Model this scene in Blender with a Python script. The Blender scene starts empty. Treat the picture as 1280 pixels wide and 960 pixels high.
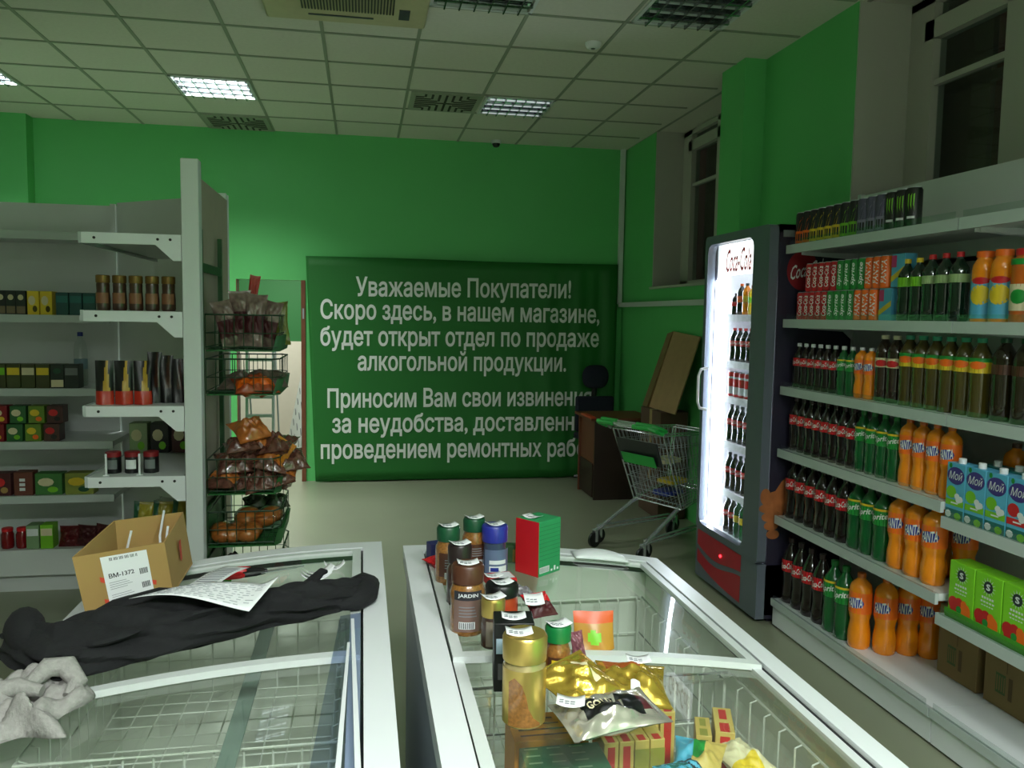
import bpy, bmesh, math, random
from mathutils import Matrix, Vector
from mathutils.geometry import delaunay_2d_cdt as cdt
SC = bpy.context.scene; COL = SC.collection
PI = math.pi
# ------------------------------------------------------------------ camera
cam = bpy.data.cameras.new('camera'); cam_o = bpy.data.objects.new('camera', cam); COL.objects.link(cam_o)
cam.sensor_width = 36.0; cam.lens = 1020.0/1280*36; cam.clip_start = .05; cam.clip_end = 60
RX = (0.98359, -0.00101, 0.18041); RY = (-0.17968, 0.08456, 0.98008); RZ = (0.01624, 0.99642, -0.08299)
cam_o.matrix_world = Matrix(((RX[0], RX[1], -RX[2], 0), (RY[0], RY[1], -RY[2], 0), (RZ[0], RZ[1], -RZ[2], 1.66), (0, 0, 0, 1)))
SC.camera = cam_o
# ------------------------------------------------------------------ world, exposure
w = bpy.data.worlds.new('World'); SC.world = w; w.use_nodes = True
w.node_tree.nodes['Background'].inputs[0].default_value = (.30, .34, .36, 1)
w.node_tree.nodes['Background'].inputs[1].default_value = .25
SC.view_settings.view_transform = 'Standard'; SC.view_settings.look = 'None'
SC.view_settings.exposure = 0.0; SC.view_settings.gamma = 1; SC.view_settings.use_curve_mapping = False
SC.cycles.max_bounces = 8; SC.cycles.diffuse_bounces = 4; SC.cycles.transparent_max_bounces = 24
SC.cycles.sample_clamp_indirect = 4.0
# ------------------------------------------------------------------ lamps of the shop and added room fill
def area(name, loc, sx, sy, power, color=(1, 1, 1), spread=150, rot=(0, 0, 0)):
    l = bpy.data.lights.new(name, 'AREA'); l.shape = 'RECTANGLE'; l.size = sx; l.size_y = sy
    l.energy = power; l.color = color; l.spread = math.radians(spread)
    o = bpy.data.objects.new(name, l); o.location = loc; o.rotation_euler = rot; COL.objects.link(o); return o
P_NEAR = 14; P_FAR = 66; P_LEFT = 66; P_ROOM = 62; P_FILL = 340; ZL = 3.374-.004
area('light_near_left', (-.525, .885, ZL), .52, .52, P_NEAR, (.95, 1, .98), 150)
area('light_near_right', (.65, .885, ZL), .52, .52, P_NEAR, (.95, 1, .98), 150)
area('light_far_left', (-1.115, 6.74, ZL), .52, .52, P_FAR, (.95, 1, .98), 120)
area('light_left', (-2.865, 6.74, ZL), .52, .52, P_LEFT, (.95, 1, .98), 120)
area('light_added_fill_left', (.065, -1.45, ZL), .52, .52, P_FILL, (.95, 1, .98), 180)  # added fill lamp behind the camera, raises the ambient light
area('light_added_fill_right', (1.24, -1.45, ZL), .52, .52, P_FILL, (.95, 1, .98), 180)  # second added fill lamp, unseen, for the same ambient
area('light_back_room', (-1.0, 10.0, 2.7), .6, .6, P_ROOM, (1, .96, .92), 170)
# ------------------------------------------------------------------ materials
def lin(c):
    return tuple(((x/255)/12.92 if x/255 <= .04045 else (((x/255)+.055)/1.055)**2.4) for x in c)
MATS = {}
def mat(name, c, rough=.5, metal=0, var=.12, scale=14, spec=.5, emit=0, alpha=None, coat=0, bump=0):
    if name in MATS: return MATS[name]
    m = bpy.data.materials.new(name); m.use_nodes = True; nt = m.node_tree; b = nt.nodes['Principled BSDF']
    l = lin(c)
    n = nt.nodes.new('ShaderNodeTexNoise'); n.inputs['Scale'].default_value = scale; n.inputs['Detail'].default_value = 3
    tc = nt.nodes.new('ShaderNodeTexCoord'); nt.links.new(tc.outputs['Object'], n.inputs['Vector'])
    mx = nt.nodes.new('ShaderNodeMix'); mx.data_type = 'RGBA'
    mx.inputs['A'].default_value = tuple(x*(1-var) for x in l)+(1,)
    mx.inputs['B'].default_value = tuple(min(1, x*(1+var)) for x in l)+(1,)
    nt.links.new(n.outputs['Fac'], mx.inputs['Factor']); nt.links.new(mx.outputs['Result'], b.inputs['Base Color'])
    b.inputs['Roughness'].default_value = rough; b.inputs['Metallic'].default_value = metal
    b.inputs['Specular IOR Level'].default_value = spec; b.inputs['Coat Weight'].default_value = coat
    if bump:
        bp = nt.nodes.new('ShaderNodeBump'); bp.inputs['Strength'].default_value = bump; bp.inputs['Distance'].default_value = .01
        nt.links.new(n.outputs['Fac'], bp.inputs['Height']); nt.links.new(bp.outputs['Normal'], b.inputs['Normal'])
    if emit:
        b.inputs['Emission Color'].default_value = l+(1,); b.inputs['Emission Strength'].default_value = emit
    if alpha is not None: b.inputs['Alpha'].default_value = alpha
    MATS[name] = m; return m
def glass(name, tint=(1, 1, 1), rough=.02, gl=1.0, ior=1.45, dust_haze=0):
    m = bpy.data.materials.new(name); m.use_nodes = True; nt = m.node_tree; nt.nodes.clear()
    out = nt.nodes.new('ShaderNodeOutputMaterial'); mx = nt.nodes.new('ShaderNodeMixShader')
    t = nt.nodes.new('ShaderNodeBsdfTransparent'); t.inputs[0].default_value = tint+(1,)
    g = nt.nodes.new('ShaderNodeBsdfGlossy'); g.inputs['Roughness'].default_value = rough
    fr = nt.nodes.new('ShaderNodeLayerWeight'); fr.inputs[0].default_value = .5     # Schlick, same from both sides
    pw = nt.nodes.new('ShaderNodeMath'); pw.operation = 'POWER'; pw.inputs[1].default_value = 5
    f0 = ((ior-1)/(ior+1))**2
    ma = nt.nodes.new('ShaderNodeMath'); ma.operation = 'MULTIPLY_ADD'; ma.inputs[1].default_value = 1-f0; ma.inputs[2].default_value = f0
    mm = nt.nodes.new('ShaderNodeMath'); mm.operation = 'MULTIPLY'; mm.inputs[1].default_value = gl; mm.use_clamp = True
    nt.links.new(fr.outputs['Facing'], pw.inputs[0]); nt.links.new(pw.outputs[0], ma.inputs[0]); nt.links.new(ma.outputs[0], mm.inputs[0]); nt.links.new(mm.outputs[0], mx.inputs[0])
    nt.links.new(t.outputs[0], mx.inputs[1]); nt.links.new(g.outputs[0], mx.inputs[2]); nt.links.new(mx.outputs[0], out.inputs[0])
    if dust_haze:  # dust film that also paints the milky reflected haze
        d = nt.nodes.new('ShaderNodeBsdfDiffuse'); d.inputs[0].default_value = (.8, .86, .8, 1); m2 = nt.nodes.new('ShaderNodeMixShader')
        n = nt.nodes.new('ShaderNodeTexNoise'); n.inputs['Scale'].default_value = 3; n.inputs['Detail'].default_value = 4
        k = nt.nodes.new('ShaderNodeMath'); k.operation = 'MULTIPLY'; k.inputs[1].default_value = dust_haze*2; nt.links.new(n.outputs['Fac'], k.inputs[0])
        nt.links.new(k.outputs[0], m2.inputs[0]); nt.links.new(mx.outputs[0], m2.inputs[1]); nt.links.new(d.outputs[0], m2.inputs[2]); nt.links.new(m2.outputs[0], out.inputs[0])
    MATS[name] = m; return m
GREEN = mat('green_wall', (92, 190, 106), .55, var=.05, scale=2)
DGREEN = mat('green_room_shaded', (44, 112, 58), .6, var=.06, scale=2)  # wall green darkened in colour for the shade of the storeroom
WHITEWALL = mat('white_plaster', (176, 178, 166), .7, var=.05, scale=3, bump=.05)
CEILM = mat('ceiling_tile', (208, 208, 194), .85, var=.08, scale=40)
GRIDM = mat('ceiling_grid', (142, 150, 132), .6, var=.05)  # bars coloured darker to paint thin shadows along the tiles
WHITE = mat('white_steel', (206, 212, 210), .35, var=.04, scale=5)
WHITE2 = mat('white_plastic', (222, 226, 228), .35, var=.03, scale=5)
LINER = mat('freezer_liner', (218, 222, 212), .4, var=.12, scale=4)
GREY = mat('grey_trim', (110, 116, 116), .4, var=.1)
DGREY = mat('dark_grey_plastic', (58, 62, 70), .4, var=.08)
NAVY = mat('cooler_side', (38, 36, 52), .35, var=.15, scale=3)
BLACK = mat('black_plastic', (16, 17, 18), .4, var=.2)
CHROME = mat('chrome', (205, 210, 214), .25, .75, var=.05)
STEEL = mat('brushed_steel', (170, 175, 180), .35, .5, var=.1)
WIRE = mat('white_wire', (214, 218, 208), .4, var=.04)
GWIRE = mat('green_wire', (22, 58, 30), .5, var=.15)
GTRAY = mat('green_tray', (36, 104, 46), .5, var=.15)
CARD = mat('cardboard', (166, 134, 78), .8, var=.1, scale=6)
CARDIN = mat('cardboard_inside', (186, 150, 96), .85, var=.1, scale=6)
CARDK = mat('cardboard_dark', (128, 104, 66), .8, var=.12, scale=6)
PAPER = mat('paper', (232, 234, 236), .8, var=.02)
INK = mat('ink', (38, 38, 44), .8, var=.2)
INKG = mat('grey_ink', (130, 134, 140), .8, var=.2)
WOODB = mat('brown_wood', (112, 62, 38), .5, var=.25, scale=5)
WOODD = mat('dark_wood', (52, 34, 26), .5, var=.25, scale=5)
RED = mat('red', (196, 26, 34), .4, var=.06)
REDD = mat('dark_red', (130, 16, 26), .45, var=.1)
WLET = mat('white_letter', (226, 230, 226), .7, var=.02)
ORANGE = mat('orange', (240, 108, 22), .4, var=.06)
ORANGED = mat('orange_drink', (236, 138, 20), .12, var=.08, scale=30, coat=.5)
YELLOW = mat('yellow', (222, 192, 40), .45, var=.08)
LIME = mat('lime', (118, 190, 36), .45, var=.08)
LGREEN = mat('label_green', (28, 140, 52), .4, var=.08)
BGREEN = mat('bottle_green', (14, 88, 40), .1, var=.12, coat=.5)
COLA = mat('cola', (24, 13, 11), .09, var=.2, coat=.5)
TEAL = mat('teal', (34, 108, 104), .45, var=.1)
BLUE = mat('blue', (36, 52, 140), .4, var=.08)
LBLUE = mat('light_blue', (86, 172, 206), .4, var=.1)
PURPLE = mat('purple', (62, 46, 128), .4, var=.06)
GOLD = mat('gold_foil', (206, 176, 72), .25, .7, var=.15, scale=20)
GOLDL = mat('gold_lid', (206, 178, 98), .3, .8, var=.06)
SILV = mat('silver_foil', (214, 210, 196), .22, .75, var=.12)
COFFEE = mat('coffee', (138, 92, 42), .3, var=.8, scale=170, coat=1)
COFFEED = mat('dark_coffee', (58, 34, 22), .3, var=.4, scale=140, coat=.8)
BROWN = mat('brown', (78, 44, 28), .4, var=.15)
OLIVE = mat('tea_drink', (70, 62, 18), .12, var=.2, coat=.5)
DKGREEN = mat('dark_green', (18, 74, 46), .4, var=.1)
MAROON = mat('maroon', (74, 26, 30), .5, var=.2)
CREAM = mat('cream', (216, 206, 168), .5, var=.08)
BREAD = mat('bread', (188, 108, 46), .3, var=.5, scale=22, coat=.9, bump=.3)
BREADD = mat('dark_cookies', (104, 66, 54), .22, var=.85, scale=45, coat=1, bump=.9)
BANNERM = mat('banner_green', (22, 106, 34), .6, var=.05, scale=2)
GREYT = mat('grey_cup', (150, 154, 170), .4, var=.1)
LED = mat('led', (235, 242, 255), .4, emit=60)
LEDIN = mat('cooler_white', (240, 243, 246), .5, var=.01)
GLASS = glass('lid_glass', (.92, .97, .93), .015, 1.1, 1.5, .025)
WGLASS = glass('window_glass', (.75, .8, .78), .01, 1.0, 1.5)
DGLASS = glass('cooler_glass', (.96, .98, .98), .01, .8, 1.4)
PLAST = glass('clear_plastic', (.9, .93, .92), .08, 1.3, 1.5)
FILM = glass('blue_film', (.60, .66, .80), .06, 1.2, 1.5)
# ------------------------------------------------------------------ mesh builder
class MB:
    def __init__(s): s.v = []; s.f = []; s.mi = []; s.sm = []
    def add(s, vs, fs, mi=0, smooth=False):
        n = len(s.v); s.v += [tuple(v) for v in vs]
        for f in fs: s.f.append([i+n for i in f]); s.mi.append(mi); s.sm.append(smooth)
        return s
    def box(s, x0, x1, y0, y1, z0, z1, mi=0, M=None):
        vs = [Vector((x, y, z)) for z in (z0, z1) for x, y in ((x0, y0), (x1, y0), (x1, y1), (x0, y1))]
        if M is not None: vs = [M @ v for v in vs]
        return s.add(vs, [(3, 2, 1, 0), (4, 5, 6, 7), (0, 1, 5, 4), (1, 2, 6, 5), (2, 3, 7, 6), (3, 0, 4, 7)], mi)
    def hexa(s, v8, mi=0):
        return s.add(v8, [(3, 2, 1, 0), (4, 5, 6, 7), (0, 1, 5, 4), (1, 2, 6, 5), (2, 3, 7, 6), (3, 0, 4, 7)], mi)
    def tube(s, pts, r, n=6, closed=False, mi=0):
        P = [Vector(p) for p in pts]; N = len(P); vs = []
        rr = r if isinstance(r, (list, tuple)) else [r]*N
        prev = None
        for i, p in enumerate(P):
            if closed: t = P[(i+1) % N]-P[i-1]
            else: t = P[min(i+1, N-1)]-P[max(i-1, 0)]
            t.normalize()
            if prev is None:
                a = Vector((0, 0, 1)) if abs(t.z) < .9 else Vector((1, 0, 0)); u = t.cross(a).normalized()
            else: u = (prev-t*prev.dot(t)).normalized()
            prev = u; q = t.cross(u)
            vs += [p+(u*math.cos(2*PI*k/n)+q*math.sin(2*PI*k/n))*rr[i] for k in range(n)]
        fs = []
        for i in range(N if closed else N-1):
            j = (i+1) % N
            for k in range(n): fs.append((i*n+k, i*n+(k+1) % n, j*n+(k+1) % n, j*n+k))
        if not closed: fs += [tuple(range(n))[::-1], tuple((N-1)*n+k for k in range(n))]
        return s.add(vs, fs, mi, True)
    def lathe(s, prof, n=18, c=(0, 0, 0), mi=0, smooth=True, sq=0):
        vs = []; fs = []; m = len(prof)
        for r, z in prof:
            for k in range(n):
                a = 2*PI*k/n; q = 1
                if sq: q = 1/(abs(math.cos(a))**sq+abs(math.sin(a))**sq)**(1/sq)
                vs.append((c[0]+r*q*math.cos(a), c[1]+r*q*math.sin(a), c[2]+z))
        for i in range(m-1):
            for k in range(n): fs.append((i*n+k, i*n+(k+1) % n, (i+1)*n+(k+1) % n, (i+1)*n+k))
        s.add(vs, fs, mi, smooth)
        s.add(vs[:n], [tuple(range(n))[::-1]], mi); s.add(vs[-n:], [tuple(range(n))], mi)
        return s
    def grid(s, fn, nu, nv, mi=0, cu=False, cv=False, smooth=True):
        vs = [fn(i/(nu if cu else nu-1), j/(nv if cv else nv-1)) for i in range(nu) for j in range(nv)]; fs = []; ms = []
        for i in range(nu if cu else nu-1):
            for j in range(nv if cv else nv-1):
                a, b = i, (i+1) % nu; c, d = j, (j+1) % nv
                fs.append((a*nv+c, b*nv+c, b*nv+d, a*nv+d))
                ms.append(mi(i/(nu-1), j/(nv-1)) if callable(mi) else mi)
        n0 = len(s.f); s.add(vs, fs, 0, smooth); s.mi[n0:] = ms; return s
    def prism(s, pts, a0, a1, axis='z', mi=0):
        f = {'z': lambda p, h: (p[0], p[1], h), 'y': lambda p, h: (p[0], h, p[1]), 'x': lambda p, h: (h, p[0], p[1])}[axis]
        n = len(pts); vs = [f(p, a0) for p in pts]+[f(p, a1) for p in pts]
        fs = [tuple(range(n))[::-1], tuple(range(n, 2*n))]+[(i, (i+1) % n, n+(i+1) % n, n+i) for i in range(n)]
        return s.add(vs, fs, mi)
    def xf(s, M):
        s.v = [tuple(M @ Vector(v)) for v in s.v]; return s
    def build(s, name, mats, parent=None, world=False, bevel=0, solid=0, open_=False):
        me = bpy.data.meshes.new(name)
        off = Vector((0, 0, 0))
        if world and parent is not None:
            r = parent
            while r.parent: r = r.parent
            off = r.location
        me.from_pydata([tuple(Vector(v)-off) for v in s.v], [], s.f)
        for m in (mats if isinstance(mats, (list, tuple)) else [mats]): me.materials.append(m)
        for p, i, sm in zip(me.polygons, s.mi, s.sm): p.material_index = i; p.use_smooth = sm
        me.set_sharp_from_angle(angle=math.radians(38))
        if not open_:
            bm = bmesh.new(); bm.from_mesh(me); bmesh.ops.recalc_face_normals(bm, faces=bm.faces); bm.to_mesh(me); bm.free()
        o = bpy.data.objects.new(name, me); COL.objects.link(o)
        if parent is not None: o.parent = parent
        if bevel:
            b = o.modifiers.new('bevel', 'BEVEL'); b.width = bevel; b.segments = 2; b.limit_method = 'ANGLE'
        if solid:
            b = o.modifiers.new('solid', 'SOLIDIFY'); b.thickness = solid; b.offset = 0
        return o
def tag(o, label=None, cat=None, group=None, kind=None):
    if label: o['label'] = label
    if cat: o['category'] = cat
    if group: o['group'] = group
    if kind: o['kind'] = kind
    return o
def thing(name, label, cat, loc=(0, 0, 0), rz=0, group=None):
    o = bpy.data.objects.new(name, None); o.empty_display_size = .05; COL.objects.link(o)
    o.location = loc; o.rotation_euler = (0, 0, rz); return tag(o, label, cat, group)
def dup(root, label, loc, rz=None):
    r = root.copy(); COL.objects.link(r); r.location = loc; r['label'] = label
    if rz is not None: r.rotation_euler = (0, 0, rz)
    for ch in list(root.children):
        c = ch.copy(); COL.objects.link(c); c.parent = r
        for g in list(ch.children):
            d = g.copy(); COL.objects.link(d); d.parent = c
    return r
def struct(name, mb, mats, parent=None, **k):
    o = mb.build(name, mats, parent, **k); o['kind'] = 'structure'; return o
ORD = ['first', 'second', 'third', 'fourth', 'fifth', 'sixth', 'seventh', 'eighth', 'ninth', 'tenth', 'eleventh', 'twelfth', 'thirteenth', 'fourteenth']
_T = {}
def outline_fill(body, bold, shear, res=2):
    """flat filled lettering: glyph outlines filled by a constrained triangulation, thickened by bold"""
    c = bpy.data.curves.new('lettering', 'FONT'); c.body = body; c.resolution_u = res; c.shear = shear; c.fill_mode = 'NONE'
    o = bpy.data.objects.new('lettering', c); COL.objects.link(o); bpy.context.view_layer.update()
    me = bpy.data.meshes.new_from_object(o.evaluated_get(bpy.context.evaluated_depsgraph_get()))
    pts = [v.co.to_2d() for v in me.vertices]; ed = [tuple(e.vertices) for e in me.edges]
    def inside(x, y, P):
        r = 0
        for i, j in ed:
            a, b = P[i], P[j]
            if (a.y > y) != (b.y > y) and x < (b.x-a.x)*(y-a.y)/(b.y-a.y)+a.x: r += 1 if b.y > a.y else -1
        return r != 0
    bpy.data.objects.remove(o); bpy.data.meshes.remove(me); bpy.data.curves.remove(c)
    if bold > 0:                                     # push every outline outwards
        nr = [[] for _ in pts]; loop = list(range(len(pts)))
        def root(i):
            while loop[i] != i: i = loop[i]
            return i
        for i, j in ed: loop[root(i)] = root(j)
        vote = {}
        for i, j in ed:                              # on which side of each outline the ink lies
            d = pts[j]-pts[i]
            if d.length < 1e-7: continue
            n = Vector((-d.y, d.x))/d.length*3e-4; m = pts[i]*.49+pts[j]*.51
            vote[root(i)] = vote.get(root(i), 0)+inside(m.x-n.x, m.y-n.y, pts)-inside(m.x+n.x, m.y+n.y, pts)
        for i, j in ed:
            d = pts[j]-pts[i]
            if d.length < 1e-7: continue
            n = Vector((-d.y, d.x))/d.length*(1 if vote.get(root(i), 1) >= 0 else -1)
            nr[i].append(n); nr[j].append(n)
        new = []
        for p, l in zip(pts, nr):
            n = sum(l, Vector((0, 0))); k = n.length
            new.append(p+n/k*min(1.5, 2/k)*bold if len(l) == 2 and k > .2 else p.copy())
        pts = new
    q = cdt(pts, ed, [], 0, 1e-5)
    keep = [f for f in q[2] if inside(sum(q[0][i].x for i in f)/len(f), sum(q[0][i].y for i in f)/len(f), pts)]
    return [(p.x, p.y) for p in q[0]], [tuple(f) for f in keep]
def text_geo(s, bold=.02, shear=0, res=2):
    k = (s, bold, shear)
    if k in _T: return _T[k]
    vs, fs = outline_fill(s, bold, shear, res)
    x0 = min(v[0] for v in vs); x1 = max(v[0] for v in vs); y0 = min(v[1] for v in vs); y1 = max(v[1] for v in vs)
    vs = [((v[0]-(x0+x1)/2)/(x1-x0), (v[1]-(y0+y1)/2)/(y1-y0)) for v in vs]
    _T[k] = (vs, fs); return _T[k]
def text(mb, s, fn, wd, ht, mi=0, bold=.02, shear=0):
    """lettering wd x ht laid on the surface fn(u, v) with u, v in metres from the centre"""
    vs, fs = text_geo(s, bold, shear)
    return mb.add([fn(x*wd, y*ht) for x, y in vs], fs, mi)
def cyl(R, z0, e=.0008):
    return lambda u, v: ((R+e)*math.sin(u/R), -(R+e)*math.cos(u/R), z0+v)
def flat(x0, y0, z0): return lambda u, v: (x0+u, y0, z0+v)
def band(mb, R, z0, z1, mi=0, a0=0, a1=2*PI, n=20, e=.0004):
    full = a1-a0 > 6.2
    return mb.grid(lambda u, v: ((R+e)*math.sin(a0+(a1-a0)*u), -(R+e)*math.cos(a0+(a1-a0)*u), z0+(z1-z0)*v), n, 2, mi, cu=full)
def ell(mb, fn, cx, cz, rx, rz, mi=0, n=16):
    vs = [fn(cx, cz)]; fs = []
    for r in (1, 2, 3):
        vs += [fn(cx+rx*r/3*math.cos(2*PI*k/n), cz+rz*r/3*math.sin(2*PI*k/n)) for k in range(n)]
    for k in range(n):
        j = (k+1) % n; fs.append((0, 1+k, 1+j))
        for r in (0, 1): fs.append((1+r*n+k, 1+(r+1)*n+k, 1+(r+1)*n+j, 1+r*n+j))
    return mb.add(vs, fs, mi)
def quad(mb, fn, u0, u1, v0, v1, mi=0):
    N = 6; vs = [fn(u0+(u1-u0)*k/N, v) for v in (v0, v1) for k in range(N+1)]
    return mb.add(vs, [(k, k+1, N+2+k, N+1+k) for k in range(N)], mi)
# ================================================================== setting
ZC = 3.374; BW = 8.2
struct('floor', MB().box(-5, 3.2, -3, 12, -.06, 0), mat('floor_lino', (138, 143, 120), .3, var=.16, scale=1.3, spec=.4))
c = MB().box(-5, 3.2, -3, BW, ZC, ZC+.06)
struct('ceiling', c, CEILM)
GX = [-1.99+.5825*k for k in range(-5, 9)]; GY = [8.2-.5825*k for k in range(0, 19)]
g = MB()
for x in GX: g.box(x-.011, x+.011, -2.9, BW, ZC-.005, ZC+.001)
for y in GY[1:]: g.box(-5, 2.6, y-.011, y+.011, ZC-.0065, ZC+.001)
struct('trim_1', g, GRIDM)
b = MB()   # back wall with the doorway
b.box(-5, -1.19, BW, BW+.14, 0, ZC).box(-.545, 3.2, BW, BW+.14, 0, ZC).box(-1.19, -.545, BW, BW+.14, 1.972, ZC)
b.box(-5, -2.93, BW-.16, BW, 0, ZC)
struct('wall_back', b, GREEN)
struct('baseboard_back', MB().box(-2.93, -1.19, BW-.012, BW, 0, .05), WHITE)
r = MB()   # right wall: niches of both windows left open
def rbox(y0, y1, x, z0=0, z1=ZC): r.box(x, 3.02, y0, y1, z0, z1)
rbox(7.32, BW, 2.66); rbox(5.5, 7.32, 2.66, 0, 1.93); rbox(5.15, 5.5, 2.47); rbox(4.13, 5.15, 2.62)
rbox(2.3, 4.13, 2.62, 0, 1.93); rbox(-3, 2.3, 2.62)
struct('wall_right', r, GREEN)
rv = MB()   # white reveals of the window niches
for (ya, yb, xf) in ((5.5, 7.32, 2.66), (2.3, 4.13, 2.62)):
    rv.box(xf+.004, 3.0, yb-.012, yb, 1.93, ZC).box(xf+.004, 3.0, ya, ya+.012, 1.93, ZC)
struct('trim_2', rv, WHITEWALL)
struct('wall_left', MB().box(-5.1, -5, -3, BW, 0, ZC), WHITEWALL)
struct('wall_front', MB().box(-5, 3.2, -3.1, -3, 0, ZC), WHITEWALL)
def window(n, ya, yb, xf, mull, bars):
    sill = None
    f = MB(); X = 2.96
    zb, zt = 1.95, ZC-.01
    for (y0, y1, z0, z1) in [(yb-.2, yb-.012, zb, zt), (ya+.012, ya+.1, zb, zt), (ya, yb, zb, zb+.06), (ya, yb, zt-.04, zt)]+mull: f.box(X-.03, X+.05, y0, y1, z0, z1)
    for (y0, y1, z0, z1) in bars: f.box(X-.015, X+.03, y0, y1, z0, z1)
    w = struct('window_%d' % n, f, WHITEWALL)
    p = MB().box(X+.012, X+.016, ya+.05, yb-.06, zb+.03, zt-.03); struct('window_pane', p, WGLASS, w)
    i = MB(); X2 = 3.16
    for y0, y1, z0, z1 in [(ya, yb, zb, zb+.1), (ya, yb, 2.9, 2.95), (yb-.35, yb, zb, zt), (yb-.78, yb-.74, zb, zt), (ya+.3, ya+.34, zb, zt), (yb-.6, yb-.58, zb, zt)]: i.box(X2, X2+.03, y0, y1, z0, z1)
    struct('window_outer_frame', i, mat('old_frame', (120, 108, 92), .7), w)
    struct('window_sill', MB().box(xf-.03, 2.94, ya+.014, yb-.014, 1.93, 1.95), WHITEWALL, w)
window(1, 5.5, 7.32, 2.66, [(6.5, 6.58, 1.95, 3.37), (5.6, 7.2, 3.18, 3.27)], [(5.6, 7.2, 2.86, 2.885)])
window(2, 2.3, 4.13, 2.62, [(3.24, 3.43, 1.95, 3.37), (2.4, 4.0, 3.14, 3.24)], [(2.4, 4.0, 2.9, 2.93)])
struct('wall_outside', MB().box(3.75, 3.9, 1, 9, 0, 5), mat('outside_brick', (108, 60, 46), .9, var=.5, scale=3))
# conduit in the far right corner
t = MB().box(2.6, 2.645, BW-.045, BW, 1.80, ZC).box(2.615, 2.66, 5.52, BW-.02, 1.77, 1.815)
struct('trim_3', t, WHITE)
# ---- room behind the doorway
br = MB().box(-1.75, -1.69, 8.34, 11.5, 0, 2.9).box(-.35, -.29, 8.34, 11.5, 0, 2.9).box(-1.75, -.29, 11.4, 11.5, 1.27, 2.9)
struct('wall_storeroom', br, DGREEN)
struct('wall_storeroom_lower', MB().box(-1.75, -.29, 11.38, 11.5, 0, 1.27), mat('pinkish_white', (224, 214, 200), .7, var=.04))
struct('ceiling_storeroom', MB().box(-1.75, -.29, 8.34, 11.5, 2.9, 2.96), CEILM)
d = struct('door_1', MB().box(-.585, -.545, BW-.02, BW+.16, 0, 1.972).box(-1.19, -1.182, BW-.002, BW+.16, 0, 1.972), WOODB)
struct('strike_plate', MB().box(-.572, -.556, BW-.026, BW-.019, 1.6, 1.7), STEEL, d)
# ladder
L = thing('step_ladder', 'aluminium step ladder standing in the room behind the doorway', 'ladder', (-1.2, 9.95, 0))
for sx in (-.14, .16):
    MB().hexa([(sx-.015+k[0], k[1]+k[2]*.12, k[2]*1.45) for k in ((0, -.03, 0), (.03, -.03, 0), (.03, .03, 0), (0, .03, 0), (0, -.03, 1), (.03, -.03, 1), (.03, .03, 1), (0, .03, 1))]).build('rail', STEEL, L)
for k in range(6): MB().box(-.14, .16, -.03+.03*k*.5, .04+.03*k*.5, .2+.22*k, .235+.22*k).build('step', STEEL, L)
for sx in (-.15, .17): MB().tube([(sx, .62, 0), (sx, .13, 1.42)], .012, 6).build('rear_leg', STEEL, L)
# perforated panel leaning in the store room
pp = thing('perforated_panel', 'tall white perforated back panel leaning in the doorway room', 'panel', (-.86, 10.2, 0))
def lean(y, h): return (-.96+.24*(10.9-y)/1.4+h*.27, y, h*1.32)
m = MB(); A = [lean(9.55, 0), lean(10.9, 0), lean(10.9, 1), lean(9.55, 1)]
m.hexa([A[0], A[1], Vector(A[1])+Vector((.02, 0, 0)), Vector(A[0])+Vector((.02, 0, 0)), A[3], A[2], Vector(A[2])+Vector((.02, 0, 0)), Vector(A[3])+Vector((.02, 0, 0))])
m.build('sheet', WHITE2, pp, world=True)
m = MB()
for i in range(9):
    for j in range(3):
        y = 9.65+j*.45; h = .08+i*.1; p = Vector(lean(y, h)); q = Vector(lean(y+.14, h+.03))
        m.hexa([p+Vector((-.004, 0, 0)), q+Vector((-.004, 0, 0)), q+Vector((.001, 0, 0)), p+Vector((.001, 0, 0)), p+Vector((-.004, 0, .03)), q+Vector((-.004, 0, .03)), q+Vector((.001, 0, .03)), p+Vector((.001, 0, .03))])
m.build('slots', DGREY, pp, world=True)
# ---- banner
bn = thing('fabric_banner', 'large dark green banner with white lettering hung on back wall', 'banner', (1.0, BW-.06, 0))
def ban(x, z):
    s = (x+.5)/3.1; fold = .012*math.sin(s*9+z*.8)*s
    if x > 1.4: q = (x-1.4)/1.2; fold += .018*q*math.sin(x*17+z*1.2)*(1.2-.3*z)+.008*q*math.sin(x*41)
    return (x, BW-.065-abs(.03*(1-z/2.2))-fold, z)
def bg(u, v):
    z = .012+2.19*v; xl = -.45-.085*v; xr = 2.57+.02*v; return ban(xl+(xr-xl)*u, z+.004*math.sin(u*7))
cl = MB().grid(bg, 90, 24).build('cloth', BANNERM, bn, world=True, solid=.002, open_=True)
LINES = [('Уважаемые Покупатели!', -.063, 2.092, 1.832, 1.854), ('Скоро здесь, в нашем магазине,', -.399, 2.404, 1.608, 1.605),
 ('будет открыт отдел по продаже', -.40, 2.402, 1.349, 1.36), ('алкогольной продукции.', -.045, 2.054, 1.108, 1.106),
 ('Приносим Вам свои извинения', -.335, 2.328, .742, .755), ('за неудобства, доставленные', -.29, 2.40, .496, .498), ('проведением ремонтных работ.', -.399, 2.40, .24, .227)]
tx = MB()
for s, x0, x1, z0, z1 in LINES:
    vs, fs = outline_fill(s, .02, 0); xa = min(v[0] for v in vs); xb = max(v[0] for v in vs); sz = .25
    def put(v):
        t = (v[0]-xa)/(xb-xa); p = ban(x0+t*(x1-x0), z0+t*(z1-z0)+v[1]*sz); return (p[0], p[1]-.006, p[2])
    tx.add([put(v) for v in vs], fs)
tx.build('lettering', WLET, cl, world=True)
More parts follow.
